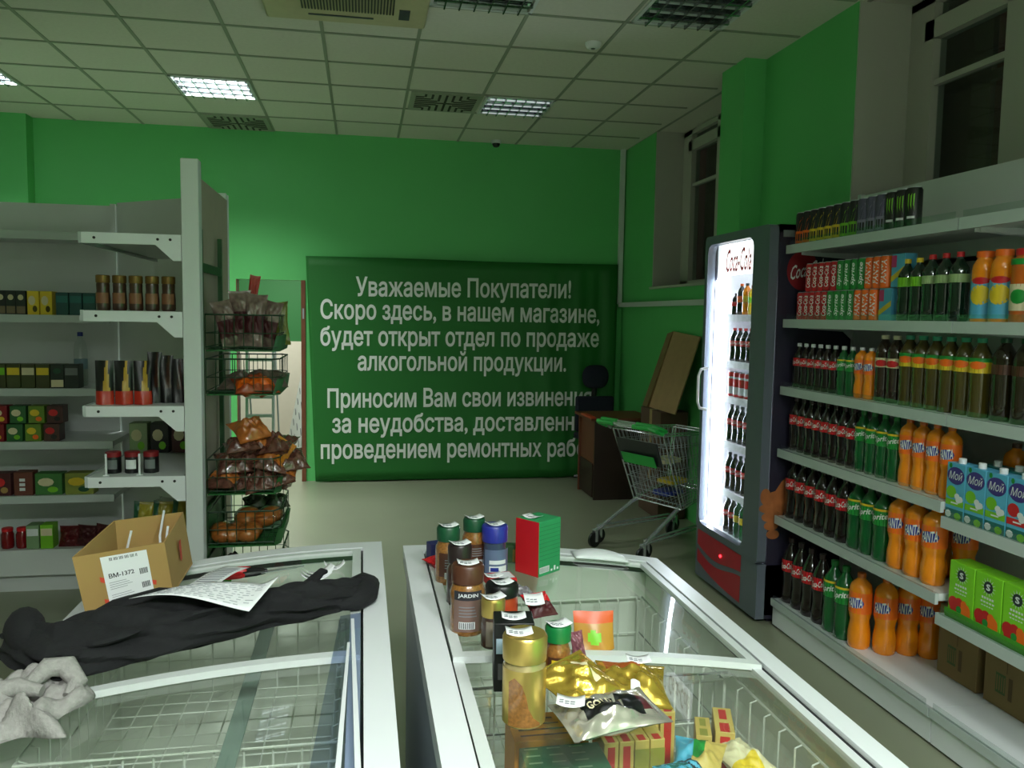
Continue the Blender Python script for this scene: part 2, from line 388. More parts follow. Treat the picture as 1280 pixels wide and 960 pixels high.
# ---- ceiling fittings
def luminaire(x0, x1, y0, y1, lit, label, e=2.2):
    t = thing('ceiling_light', label, 'ceiling light', ((x0+x1)/2, (y0+y1)/2, ZC), group='recessed louvre lights')
    MB().box(x0, x1, y0, y0+.02, ZC-.012, ZC+.002).box(x0, x1, y1-.02, y1, ZC-.012, ZC+.002).box(x0, x0+.02, y0, y1, ZC-.012, ZC+.002).box(x1-.02, x1, y0, y1, ZC-.012, ZC+.002).build('frame', WHITE, t, world=True)
    MB().box(x0+.02, x1-.02, y0+.02, y1-.02, ZC-.002, ZC-.001).build('reflector', mat('louvre_reflector', (188, 194, 196), .12, 1, var=.05), t, world=True)
    m = MB()
    for k in range(1, 4): y = y0+(y1-y0)*k/4; m.box(x0+.02, x1-.02, y-.010, y+.010, ZC-.026, ZC-.006)
    for k in range(1, 7): x = x0+(x1-x0)*k/7; m.box(x-.004, x+.004, y0+.02, y1-.02, ZC-.03, ZC-.006)
    m.build('louvre', mat('louvre', (150, 156, 156), .1, 1, var=.04), t, world=True)
    mm = mat('tube_lit' if e > 2 else 'tube_painted_glint', (235, 245, 250), .4, emit=e) if lit else mat('tube_off', (170, 182, 176), .3, emit=0)  # weak tube glow paints reflected glints on an unlit fitting
    m = MB()
    for k in range(4): y = y0+(y1-y0)*(k+.5)/4; m.tube([(x0+.04, y, ZC-.014), (x1-.04, y, ZC-.014)], .007, 8)
    m.build('tubes', mm, t, world=True)
luminaire(-1.40, -.83, 6.46, 7.02, True, 'lit recessed ceiling light above the left half of the back wall')
luminaire(.95, 1.51, 6.46, 7.02, True, 'ceiling light with painted glints beside the square vent and nearest the banner', .45)
luminaire(1.53, 2.09, 4.13, 4.69, False, 'unlit louvred ceiling light near the right hand wall')
luminaire(.36, .94, 4.13, 4.69, False, 'ceiling light cut by the top picture edge right of the air conditioner')
luminaire(-3.15, -2.58, 6.46, 7.02, True, 'lit ceiling light cut by the left picture edge')
luminaire(-.8, -.25, .6, 1.17, True, 'lit ceiling light over the left chest freezer')
luminaire(.37, .93, .6, 1.17, True, 'lit ceiling light over the right chest freezer')
luminaire(-.215, .345, -1.73, -1.17, True, 'added fill light behind the camera on the left')  # housing of the added fill lamp, out of view
luminaire(.96, 1.52, -1.73, -1.17, True, 'added fill light behind the camera on the right')  # unseen housing for the second added fill
def vent(x0, x1, y0, y1, label):
    t = thing('ceiling_vent', label, 'vent', ((x0+x1)/2, (y0+y1)/2, ZC), group='square air vents in the ceiling')
    MB().box(x0, x1, y0, y1, ZC-.014, ZC-.001).build('plate', mat('vent_plate', (150, 156, 138), .5), t, world=True)
    cx, cy = (x0+x1)/2, (y0+y1)/2; h = (x1-x0)/2-.04; m = MB()
    for i in range(9):
        q = -h+.02+2*(h-.02)*i/8
        a = abs(q)
        for s in (-1, 1):
            m.box(cx+q-.009, cx+q+.009, min(cy+s*(a+.01), cy+s*h), max(cy+s*(a+.01), cy+s*h), ZC-.018, ZC-.013) if a < h-.03 else None
            m.box(min(cx+s*(a+.01), cx+s*h), max(cx+s*(a+.01), cx+s*h), cy+q-.009, cy+q+.009, ZC-.018, ZC-.013) if a < h-.03 else None
    m.build('slots', mat('vent_slot', (48, 54, 44), .7), t, world=True)
vent(-1.39, -.83, 7.63, 8.17, 'square ceiling vent touching the back wall left of the banner')
vent(.37, .93, 6.46, 7.02, 'square ceiling vent left of the dark glinting light')
ac = thing('air_conditioner', 'cream ceiling cassette air conditioner at the top picture edge', 'air conditioner', (-.09, 4.5, ZC))
MB().box(-.54, .36, 4.1, 4.99, ZC-.04, ZC-.001).build('panel', mat('ac_cream', (186, 180, 142), .5), ac, world=True, bevel=.015)
m = MB()
for k in range(30): m.box(-.33+k*.017, -.322+k*.017, 4.3, 4.78, ZC-.046, ZC-.038)
m.build('grille', BLACK, ac, world=True)
MB().box(-.3, .06, 4.86, 4.875, ZC-.045, ZC-.038).build('air_slot', DGREY, ac, world=True)
MB().box(.2, .26, 4.7, 4.85, ZC-.044, ZC-.038).build('display', DGREY, ac, world=True)
wk = thing('wall_bracket', 'small dark metal bracket on the green pillar at the left edge', 'bracket', (-3.06, BW-.17, 2.5))
MB().box(-3.1, -3.09, BW-.175, BW-.16, 2.47, 2.53).box(-3.1, -3.02, BW-.175, BW-.16, 2.52, 2.535).build('hook', DGREY, wk, world=True)
cc = thing('security_camera', 'small dome security camera on the ceiling above the banner', 'camera', (1.29, 8.08, ZC))
MB().lathe([(.045, -.03), (.05, -.02), (.05, -.001)], 16).build('mount', WHITE, cc)
MB().lathe([(.005, -.068), (.025, -.062), (.036, -.045), (.04, -.03)], 16).build('dome', BLACK, cc)
sd = thing('smoke_detector', 'small white smoke detector on the ceiling tiles', 'smoke detector', (1.42, 5.1, ZC))
MB().lathe([(.03, -.035), (.04, -.03), (.052, -.012), (.052, -.001)], 16).build('housing', WHITE2, sd)
MB().lathe([(.012, -.04), (.014, -.036), (.014, -.034)], 10).build('sensor', GREY, sd)
# ================================================================== right wall shelving (two bays)
def rshelf(part_x0, part_x1, ya, yb, z, t, name='shelf'):
    s = MB().box(part_x0+.012, part_x1, ya+.003, yb-.003, z-.03, z).build(name, WHITE, t, world=True, bevel=.003)
    MB().box(part_x0-.004, part_x0+.011, ya+.003, yb-.003, z-.042, z+.002).build('price_rail', mat('price_rail', (186, 196, 194), .25, var=.04), s, world=True)
    MB().box(part_x0-.002, part_x0, ya+.02, yb-.02, z+.003, z+.028).build('clear_edge', PLAST, s, world=True)
    for y in (ya+.012, yb-.016):
        MB().prism([(part_x1, z-.03), (part_x0+.08, z-.03), (part_x0+.08, z-.045), (part_x1-.06, z-.06), (part_x1, z-.11)], y, y+.004, 'y').build('bracket', WHITE, s, world=True)
def rbay(ya, yb, zs, label, zbase):
    t = thing('shelving_unit', label, 'shelves', (2.4, (ya+yb)/2, 0), group='white metal shelving bays along the right wall')
    MB().box(2.59, 2.605, ya+.002, yb-.002, .05, 2.32).build('back_panel', WHITE, t, world=True)
    MB().box(2.585, 2.61, yb-.03, yb-.002, 0, 2.33).build('upright', WHITE, t, world=True)
    b = MB().box(2.195, 2.59, ya+.003, yb-.003, zbase-.02, zbase).box(2.2, 2.215, ya+.003, yb-.003, .012, zbase-.02)
    bb = b.build('base_deck', WHITE2, t, world=True)
    MB().box(2.185, 2.2, ya+.003, yb-.003, zbase-.035, zbase+.003).build('price_rail', MATS['price_rail'], bb, world=True)
    MB().box(2.187, 2.189, ya+.02, yb-.02, zbase+.004, zbase+.03).build('clear_edge', PLAST, bb, world=True)
    MB().box(2.22, 2.58, ya+.02, yb-.02, 0, .03).build('plinth', DGREY, t, world=True)
    for z in zs: rshelf(2.19, 2.59, ya, yb, z, t)
mat('price_rail', (186, 196, 194), .25, var=.04)
rbay(2.735, 4.0, (2.05, 1.665, 1.31, .975, .612), 'white shelving bay full of cola bottles right beside the drinks fridge', .153)
rbay(1.47, 2.735, (2.05, 1.665, 1.31, .92, .54), 'white shelving bay cut by the right picture edge holding juice cartons', .155)
# ================================================================== drinks fridge
ck = thing('drinks_fridge', 'tall glass door drinks fridge lit bright white beside the shelves', 'fridge', (2.3, 4.4, 0))
b = MB().box(2.16, 2.60, 4.02, 4.06, .05, 2.165).box(2.16, 2.60, 4.80, 4.84, .05, 2.165).box(2.56, 2.60, 4.06, 4.80, .05, 2.165)
b.box(2.16, 2.60, 4.02, 4.84, 2.125, 2.165).box(2.16, 2.60, 4.02, 4.84, .03, .33).box(2.2, 2.56, 4.06, 4.80, 0, .03)
cab = b.build('cabinet', NAVY, ck, world=True)
fn = lambda u, v: (2.30+u, 4.0192, 1.925+v)
m = MB(); ell(m, fn, 0, 0, .092, .105, 0, 24); m.build('red_disc', REDD, cab, world=True)
m = MB(); text(m, 'Coca-Cola', lambda u, v: (2.33+u, 4.0175, 1.935+v+.25*u), .2, .075, 0, .012, .35); m.build('lettering', WLET, cab, world=True)
# printed hand on the side: palm, thumb and fingers drawn in tans
hm = MB(); SKIN = mat('printed_skin', (158, 92, 48), .5, var=.6, scale=14)
ly = [0]
def fh(u, v): return (2.11+u, 4.0186-.0002*ly[0], v)
hm.add([fh(*p) for p in ((.06, .70), (.12, .79), (.21, .875), (.23, .80), (.17, .72), (.12, .62))], [(0, 1, 2, 3, 4, 5)])
ly[0] = 1; ell(hm, fh, .085, .655, .06, .085)
for k in range(4): ly[0] = 2+k; ell(hm, fh, .045+.012*k, .645-.048*k, .05-.004*k, .026)
ly[0] = 6; ell(hm, fh, .03, .71, .03, .045)
hm.build('printed_hand', SKIN, cab, world=True, open_=True)
MB().box(2.18, 2.27, 4.0185, 4.02, 2.10, 2.135).build('rating_plate', GREY, cab, world=True)
# interior
i = MB().box(2.17, 2.555, 4.06, 4.066, .34, 2.12).box(2.17, 2.555, 4.794, 4.80, .34, 2.12).box(2.55, 2.556, 4.066, 4.794, .34, 2.12).box(2.17, 2.555, 4.066, 4.794, .33, .345).box(2.17, 2.555, 4.066, 4.794, 2.115, 2.122)
i.build('lining', LEDIN, ck, world=True)
i = MB().box(2.165, 2.18, 4.77, 4.793, .36, 1.90).box(2.165, 2.18, 4.07, 4.09, .36, 1.90); i.build('led_strip', LED, ck, world=True)
i = MB().box(2.19, 2.23, 4.09, 4.765, 1.93, 2.11); hd = i.build('header', mat('header_white', (245, 245, 245), .5, emit=2.0), ck, world=True)
m = MB(); text(m, 'Coca-Cola', lambda u, v: (2.189, 4.555-u, 2.015+v), .33, .14, 0, .012, .3); m.build('lettering', RED, hd, world=True)
m = MB().box(2.187, 2.19, 4.1, 4.12, 1.95, 2.09); m.build('red_edge', RED, hd, world=True)
CZ = (1.69, 1.41, 1.195, .917, .62, .35)
for z in CZ[:-1]:
    s = MB().box(2.2, 2.54, 4.07, 4.79, z-.008, z-.001).build('rack_shelf', LEDIN, ck, world=True)
    MB().box(2.19, 2.2, 4.07, 4.79, z-.04, z).build('price_strip', mat('price_strip', (236, 238, 240), .4), s, world=True)
# door
DF = mat('door_frame', (92, 100, 110), .3, var=.06)
f = MB(); yo0, yo1, zo0, zo1 = 4.02, 4.84, .335, 2.165; yi0, yi1, zi0, zi1 = 4.20, 4.80, .375, 2.115
def rr(y0, y1, z0, z1, r, n=6):
    P = []
    for cy, cz, a in ((y1-r, z1-r, 0), (y0+r, z1-r, 90), (y0+r, z0+r, 180), (y1-r, z0+r, 270)):
        P += [(cy+r*math.cos(math.radians(a+90*k/n)), cz+r*math.sin(math.radians(a+90*k/n))) for k in range(n+1)]
    return P
O = rr(yo0, yo1, zo0, zo1, .03); I = rr(yi0, yi1, zi0, zi1, .06); n = len(O); x0, x1 = 2.105, 2.155
vs = [(x0, *p) for p in O]+[(x0, *p) for p in I]+[(x1, *p) for p in O]+[(x1, *p) for p in I]; fs = []
for k in range(n):
    j = (k+1) % n
    fs += [(k, j, n+j, n+k), (2*n+k, 3*n+k, 3*n+j, 2*n+j), (k, 2*n+k, 2*n+j, j), (n+k, n+j, 3*n+j, 3*n+k)]
f.add(vs, fs); door = f.build('door', DF, ck, world=True)
MB().box(2.128, 2.134, yi0-.01, yi1+.01, zi0-.01, zi1+.01).build('glass', DGLASS, door, world=True)
MB().tube([(2.105, 4.74, 1.36), (2.06, 4.745, 1.35), (2.045, 4.745, 1.31), (2.045, 4.745, 1.15), (2.06, 4.745, 1.11), (2.105, 4.74, 1.10)], .009, 8).build('handle', WHITE2, door, world=True)
# kick panel
kp = MB().box(2.11, 2.16, 4.02, 4.84, .03, .333).build('kick_panel', DF, ck, world=True)
m = MB(); W = lambda t: (4.81-.6*t)
m.add([(2.108, W(t), .33) for t in [k/12 for k in range(13)]]+[(2.108, W(t), .235-.03*math.sin(t*4.4)-.03*t) for t in [k/12 for k in range(13)]], [(k, k+1, 14+k, 13+k) for k in range(12)])
m.add([(2.108, W(t), .205-.035*math.sin(t*4.4)-.03*t) for t in [k/12 for k in range(13)]]+[(2.108, W(t), .075+.05*(1-t)**3-(.02*t)) for t in [k/12 for k in range(13)]], [(k, k+1, 14+k, 13+k) for k in range(12)])
m.build('red_grille', mat('grille_red', (170, 22, 44), .4), kp, world=True)
MB().lathe([(.009, 0), (.009, .006), (.004, .009)], 10).xf(Matrix.Translation((2.108, 4.47, .25)) @ Matrix.Rotation(-PI/2, 4, 'Y')).build('power_light', mat('red_led', (255, 40, 50), .4, emit=6), kp, world=True)
# ================================================================== left gondolas
bg_ = thing('shelving_unit', 'white shelving run facing the camera at the left picture edge', 'shelves', (-2.3, 5.3, 0))
MB().box(-3.4, -1.5, 5.5, 5.52, .05, 2.30).build('back_panel', WHITE, bg_, world=True)
for x in (-1.535, -2.79): MB().box(x, x+.03, 5.475, 5.5, 0, 2.31).build('upright', WHITE, bg_, world=True)
LZ = (2.09, 1.622, 1.202, .895, .58)
for z in LZ:
    x1 = -1.43
    s = MB().box(-3.4, x1, 5.062, 5.5, z-.03, z).build('shelf', WHITE, bg_, world=True)
    MB().box(-3.4, x1, 5.048, 5.062, z-.042, z+.002).build('price_rail', MATS['price_rail'], s, world=True)
s = MB().box(-3.4, -1.43, 5.06, 5.5, .24, .262).box(-3.4, -1.43, 5.06, 5.075, .11, .24).box(-3.4, -1.43, 5.12, 5.14, 0, .11).build('base_deck', WHITE, bg_, world=True)
sg = thing('shelving_unit', 'white gondola end with tall post and bracket shelves beside cardboard box', 'shelves', (-.73, 3.73, 0))
MB().box(-.755, -.683, 3.69, 3.76, 0, 2.30).build('post', WHITE, sg, world=True, bevel=.004)
m = MB()
for p, q in (((-1.49, 5.46), (-.76, 4.9)),):
    d = Vector((q[0]-p[0], q[1]-p[1])).normalized(); nn = (-d.y*.02, d.x*.02)
    m.hexa([(p[0], p[1], .05), (q[0], q[1], .05), (q[0]+nn[0], q[1]+nn[1], .05), (p[0]+nn[0], p[1]+nn[1], .05), (p[0], p[1], 2.315), (q[0], q[1], 2.315), (q[0]+nn[0], q[1]+nn[1], 2.315), (p[0]+nn[0], p[1]+nn[1], 2.315)])
m.build('corner_panel', WHITE, sg, world=True)
MB().box(-.84, -.755, 4.86, 4.9, 0, 2.32).build('end_upright', WHITE2, sg, world=True)
MB().box(-.76, -.745, 3.76, 4.86, .05, .35).build('lower_panel', WHITE, sg, world=True)
MB().box(-.762, -.748, 3.76, 4.86, .35, 2.28).build('back_panel', mat('warm_panel', (168, 160, 140), .6, var=.08), sg, world=True)
for z in (1.98, 1.655, 1.25, .945, .575):
    m = MB().prism([(-1.15, 3.71), (-.765, 3.71), (-.765, 4.72), (-1.15, 4.98)], z-.03, z, 'z')
    s = m.build('shelf', WHITE, sg, world=True)
    MB().box(-1.165, -1.15, 3.705, 4.99, z-.045, z+.002).build('price_rail', MATS['price_rail'], s, world=True)
    MB().prism([(-1.15, z), (-.757, z), (-.757, z-.11), (-.79, z-.11), (-.86, z-.045), (-1.15, z-.045)], 3.695, 3.709, 'y').build('bracket', WHITE2, s, world=True)
    m = MB()
    for hx in (-1.1, -.85, -.80): m.tube([(hx, 3.692, z-.022), (hx, 3.696, z-.022)], .006, 8)
    m.build('bracket_holes', BLACK, s, world=True)
# ================================================================== goods on the right shelving
PROF = {
 'cola': [(.0, .86), (.03, 1), (.12, 1), (.22, .93), (.31, .87), (.40, .94), (.48, 1), (.67, 1), (.73, .88), (.80, .66), (.87, .42), (.90, .33), (.925, .33)],
 'orange': [(.0, .84), (.03, .97), (.12, 1), (.22, .98), (.32, .87), (.38, .84), (.45, .97), (.48, 1), (.76, 1), (.81, .97), (.86, .84), (.90, .56), (.925, .36), (.94, .33)],
 'lime': [(.0, .86), (.03, 1), (.3, 1), (.38, .94), (.46, 1), (.72, 1), (.77, .9), (.82, .68), (.88, .42), (.91, .33), (.925, .33)],
 'tea': [(.0, .9), (.02, 1), (.2, .97), (.24, 1), (.4, .97), (.44, 1), (.55, 1), (.74, 1), (.80, .9), (.88, .6), (.92, .42), (.94, .40)],
 'juice': [(.0, .92), (.02, 1), (.3, .98), (.5, 1), (.72, 1), (.80, .95), (.86, .78), (.89, .66), (.91, .66)],
}
def bottle(name, label, cat, group, kind, H, R, body, cap, lab, z0, z1, txt=None, tmat=None, tw=.8, tshear=.25, extra=None, liquid=None):
    t = thing(name, label, cat, (0, 0, 0), 0, group)
    P = PROF[kind]
    b = MB().lathe([(R*r, H*z) for z, r in P], 18); b.build('bottle_body', body, t)
    zc = P[-1][0]; rc = P[-1][1]+.05
    MB().lathe([(R*rc, H*zc), (R*rc, H*.995), (R*rc*.85, H)], 14).build('cap', cap, t)
    l = MB(); band(l, R, H*z0, H*z1, 0)
    if extra: extra(l, R, H)
    lo = l.build('label', [lab]+[YELLOW, WHITE2, BLUE, LIME, RED, LGREEN, ORANGE], t, open_=True)
    if txt:
        m = MB(); zc = H*(z0+z1)/2
        text(m, txt, lambda u, v: ((R+.0014)*math.sin(u/R), -(R+.0014)*math.cos(u/R), zc+v+.18*u), R*1.9*tw, H*(z1-z0)*.5, 0, .02, tshear)
        m.build('lettering', tmat or WLET, lo)
    return t
def rowput(first, pts, label, rz, rzr=.1):
    for i, p in enumerate(pts):
        lb = label(i)
        a = rz+random.uniform(-rzr, rzr)
        if i == 0: first.location = p; first['label'] = lb; first.rotation_euler = (0, 0, a)
        else: dup(first, lb, p, a)
random.seed(7)
FR = -math.radians(62)
XF = 2.265
def ycola(l, R, H): band(l, R, H*.61, H*.645, 1, e=.0009); band(l, R, H*.42, H*.44, 1, e=.0009)
def ylem(l, R, H): band(l, R, H*.60, H*.635, 1, e=.0009)
def ylem2(l, R, H):
    band(l, R, H*.70, H*.73, 1, e=.0009)
def blueoval(l, R, H):
    f = cyl(R, H*.62, .001); ell(l, f, 0, 0, R*.78, H*.07, 3, 14)
def soda_row(shelf, z, cola, lime, orange, xs=XF, Hc=.27, Rc=.035, tag_=''):
    """cola, lime, orange: lists of y"""
    nr, sp = 5, 0
    c = bottle('cola_bottle', '', 'bottle', 'cola bottles on the right shelves', 'cola', Hc, Rc, COLA, mat('cap_black', (40, 22, 24), .4) if Hc > .25 else WHITE2, RED, .49, .67, 'Coca-Cola', WLET)
    rowput(c, [(xs, y, z) for y in cola], lambda i: 'red labelled cola bottle, %s from the fridge on %s' % (ORD[i], shelf), FR)
    l = bottle('lemon_soda_bottle', '', 'bottle', 'green soda bottles on the right shelves', 'lime', Hc, Rc*1.02, BGREEN, mat('cap_green', (24, 120, 52), .4) if Hc > .25 else WHITE2, LGREEN, .50, .72, 'Sprite', WLET, .95, .2, ylem2)
    rowput(l, [(xs, y, z) for y in lime], lambda i: 'green lemon soda bottle, %s from the cola on %s' % (ORD[i], shelf), FR)
    o = bottle('orange_soda_bottle', '', 'bottle', 'orange soda bottles on the right shelves', 'orange', Hc, Rc*1.06, ORANGED, mat('cap_orange', (196, 96, 26), .4) if Hc > .25 else WHITE2, ORANGE, .48, .76, 'FANTA', WLET, .7, .1, blueoval)
    rowput(o, [p if isinstance(p, tuple) else (xs, p, z) for p in orange], lambda i: 'orange soda bottle, %s from the green ones on %s' % (ORD[i], shelf), FR)
soda_row('third shelf from top', 1.3105, [3.955-.067*k for k in range(6)], [3.548, 3.478], [3.405, 3.335], Hc=.232, Rc=.0305)
soda_row('fourth shelf from top', .9755, [3.953-.0735*k for k in range(8)], [3.364-.078*k for k in range(4)], [3.045-.083*k for k in range(4)], Hc=.283, Rc=.0365)
soda_row('fifth shelf from top', .6125, [3.945-.094*k for k in range(6)], [3.375-.096*k for k in range(3)], [3.075-.108*k for k in range(3)]+[(2.37, 2.95, .6125), (2.38, 2.83, .6125)], Hc=.318, Rc=.0455)
soda_row('the bottom shelf', .1535, [3.94-.1*k for k in range(4)], [3.535, 3.44], [(2.275, 3.335, .1535), (2.35, 3.255, .1535), (2.45, 3.235, .1535), (2.528, 3.185, .1535)], Hc=.35, Rc=.048)
# tall cold tea bottles on the third shelf
def tealab(l, R, H):
    f = cyl(R, H*.66, .001); ell(l, f, 0, .0, R*.8, H*.05, 7, 12); band(l, R, H*.70, H*.75, 6, e=.0006)
w = bottle('iced_tea_bottle', '', 'bottle', 'iced tea bottles on the third shelf', 'tea', .292, .0385, mat('dark_tea', (44, 30, 18), .12, coat=.5), mat('cream_cap', (206, 200, 170), .5), CREAM, .52, .66, None, None, extra=lambda l, R, H: ell(l, cyl(R, H*.58, .001), 0, 0, R*.8, H*.05, 5, 12))
rowput(w, [(XF+.01, 3.255-.082*k, 1.3105) for k in range(2)], lambda i: 'tall tea bottle with cream cap, %s after the small orange sodas' % ORD[i], FR)
w = bottle('iced_tea_bottle', '', 'bottle', 'iced tea bottles on the third shelf', 'tea', .296, .0395, OLIVE, mat('mint_cap', (44, 146, 112), .5), YELLOW, .56, .75, None, None, extra=tealab)
rowput(w, [(XF+.01, 3.088-.0815*k, 1.3105) for k in range(6)], lambda i: 'iced tea bottle with mint green cap and yellow label, %s from the left' % ORD[i], FR)
w = bottle('iced_tea_bottle', '', 'bottle', 'iced tea bottles on the third shelf', 'tea', .30, .042, mat('very_dark_tea', (36, 30, 12), .14, coat=.4), DKGREEN, mat('brown_label', (72, 40, 22), .5), .56, .68)
rowput(w, [(XF+.015, 2.57-.095*k, 1.3105) for k in range(3)], lambda i: 'dark bottle with deep green cap, %s right of the yellow labelled teas' % ORD[i], FR)
j = bottle('juice_bottle', '', 'bottle', 'juice bottles on the third shelf', 'juice', .2, .036, ORANGED, YELLOW, LIME, .3, .7)
rowput(j, [(2.235, 2.25-.08*k, 1.3105) for k in range(2)], lambda i: ['yellow juice bottle at the right edge beside dark bottles', 'yellow juice bottle beyond the right picture edge'][i], FR)
# second shelf: slim cans in two layers, mixed packs and bottles
def can(name, label, group, body, H=.143, R=.0265, deco=None, mats=(), txt=None, tmat=None, top=STEEL):
    t = thing(name, label, 'can', (0, 0, 0), 0, group)
    b = MB().lathe([(R*.82, 0), (R, H*.04), (R, H*.93), (R*.84, H*.98)], 16)
    if deco: deco(b, R, H)
    bo = b.build('can_body', [body]+list(mats), t)
    MB().lathe([(R*.86, H*.975), (R*.86, H), (R*.78, H), (R*.76, H*.985)], 16).build('lid', top, t)
    if txt:
        m = MB(); text(m, txt, lambda u, v: (-(R+.001)*math.sin(v/R), -(R+.001)*math.cos(v/R), H*.5+u), H*.72, R*.9, 0, .02, .2); m.build('lettering', tmat or WLET, bo)
    return t
for lay in (0, 1):
    where = 'upper layer' if lay else 'lower layer'; z = 1.6655+lay*.1435; d = -.075*lay
    g = 'slim cans stacked in two layers'
    c = can('cola_can', '', g, RED, txt='Coca-Cola'); rowput(c, [(XF, 3.95+d-.056*k, z) for k in range(5)], lambda i: 'slim red cola can, %s from the fridge in the %s' % (ORD[i], where), FR)
    c = can('lemon_soda_can', '', g, LGREEN, txt='Sprite'); rowput(c, [(XF, 3.67+d-.056*k, z) for k in range(4)], lambda i: 'slim green soda can, %s after the red cans in the %s' % (ORD[i], where), FR)
    c = can('orange_soda_can', '', g, ORANGE, txt='FANTA'); rowput(c, [(XF, 3.446+d-.056*k, z) for k in range(3)], lambda i: 'slim orange soda can, %s after the green cans in the %s' % (ORD[i], where), FR)
def carton(name, label, cat, group, loc, sx, sy, sz, mats, deco=None, rz=-PI/2, cap=None, bevel=.002):
    """box whose printed face looks along local -y"""
    t = thing(name, label, cat, loc, rz, group)
    b = MB().box(-sx/2, sx/2, -sy/2, sy/2, 0, sz)
    bo = b.build('carton', mats[0], t, bevel=bevel)
    if deco:
        m = MB(); deco(m, sx, sy, sz); m.build('print', mats, bo, open_=True)
    if cap:
        MB().lathe([(.014, sz), (.014, sz+.018), (.012, sz+.02)], 12, c=(0, -sy*.12, 0)).build('cap', cap, t)
    return t
def mixdeco(m, sx, sy, sz):
    f = flat(0, -sy/2-.0006, 0)
    m.add([f(-sx/2, sz*.15), f(sx/2, sz*.45), f(sx/2, sz*.62), f(-sx/2, sz*.32)], [(0, 1, 2, 3)], 1); quad(m, f, -sx/2, -sx*.1, sz*.6, sz*.95, 2)
for k, (y, z, l) in enumerate([(3.245, 1.6655, 'blue and yellow drink carton in the lower layer beside orange cans'), (3.17, 1.81, 'blue and yellow drink carton in the upper layer beside orange cans'), (3.07, 1.81, 'blue and yellow drink carton lying topmost over the yellow capped bottles')]):
    if k == 2: continue
    carton('drink_carton', l, 'carton', 'blue and yellow drink cartons', (XF+.02, y, z), .085, .06, .143, [LBLUE, YELLOW, mat('magenta', (190, 40, 110), .5)], mixdeco)
MEDG = mat('dark_green_glass', (16, 40, 24), .08, coat=.6)
w = bottle('green_lemonade_bottle', '', 'bottle', 'bottles on the second shelf', 'lime', .262, .036, MEDG, YELLOW, LIME, .55, .7)
rowput(w, [(XF+.005, 3.125-.076*k, 1.6655) for k in range(2)], lambda i: 'dark green bottle with yellow cap, %s from the cans' % ORD[i], FR)
w = bottle('dark_lemonade_bottle', '', 'bottle', 'bottles on the second shelf', 'lime', .27, .037, MEDG, RED, mat('greenish_label', (150, 176, 120), .5), .56, .68)
rowput(w, [(XF+.005, 2.972-.0785*k, 1.6655) for k in range(3)], lambda i: 'dark bottle with red cap, %s after the yellow capped pair' % ORD[i], FR)
def pulp(l, R, H):
    f = cyl(R, H*.5, .001); ell(l, f, 0, -H*.12, R*.9, H*.14, 1, 14); ell(l, f, 0, H*.08, R*.8, H*.05, 5, 12)
w = bottle('orange_juice_bottle', '', 'bottle', 'bottles on the second shelf', 'juice', .262, .043, ORANGED, ORANGE, LBLUE, .05, .58, extra=pulp)
rowput(w, [(XF+.005, 2.685-.092*k, 1.6655) for k in range(2)], lambda i: 'pulpy orange juice bottle with blue label, %s from the left' % ORD[i], FR)
def appl(l, R, H):
    f = cyl(R, H*.35, .001); ell(l, f, 0, 0, R*.7, H*.1, 6, 12); band(l, R, H*.78, H*.86, 6, e=.001)
w = bottle('apple_juice_bottle', '', 'bottle', 'bottles on the second shelf', 'juice', .258, .041, mat('amber_juice', (190, 92, 24), .12, coat=.5), RED, CREAM, .16, .52, extra=appl)
rowput(w, [(XF+.005, 2.50-.087*k, 1.6655) for k in range(3)], lambda i: 'amber apple juice bottle with red cap, %s right of the pulpy juice' % ORD[i], FR)
# top shelf: energy drink cans
def claw(mi_):
    def d(b, R, H):
        f = cyl(R, H*.62, .0006)
        for u, s in ((-.011, 1), (0, .8), (.011, 1)): b.add([f(u-.003, .032*s), f(u+.003, .036), f(u+.0015, -.01), f(u+.003, -.038*s), f(u, -.02), f(u-.003, -.012)], [(0, 1, 2, 3, 4, 5)], mi_)
        f2 = cyl(R, H*.25, .0006); quad(b, f2, -.016, .016, -.004, .006, 2)
    return d
def spear(b, R, H):
    f = cyl(R, H*.6, .0006); b.add([f(-.012, -.04), f(.004, -.03), f(.018, .045), f(.002, .02)], [(0, 1, 2, 3)], 1); band(b, R, H*.06, H*.42, 1); f = cyl(R, H*.24, .0012)
    for k in range(3): quad(b, f, -.016+.012*k, -.008+.012*k, -.018, .018, 2)
gE = 'energy drink cans on the top shelf'
kinds = [(2, BLACK, ORANGE, 'orange', spear), (4, BLACK, YELLOW, 'yellow', spear), (2, BLACK, LIME, 'lime', spear), (3, mat('mauve_can', (84, 82, 104), .3, .3), mat('pale_mauve', (132, 128, 150), .35), 'grey mauve', spear), (3, BLACK, LIME, 'black with green claw mark', claw(1))]
y = 3.965
for n, b_, c_, nm, dec in kinds:
    c = can('energy_drink_can', '', gE, b_, .17, .0325, dec, [c_, WHITE2 if dec is not spear else BLACK])
    ys = [y-.0675*k for k in range(n)]; y -= .0675*n
    if nm.startswith('black'): rowput(c, [(XF-.01, q, 2.0505) for q in ys], lambda i: 'black energy can with green claw mark, %s of three on the top shelf' % ORD[i], FR)
    else: rowput(c, [(XF-.01, q, 2.0505) for q in ys], lambda i: 'energy drink can with %s lower half, %s of its colour on the top shelf' % (nm, ORD[i]), FR)
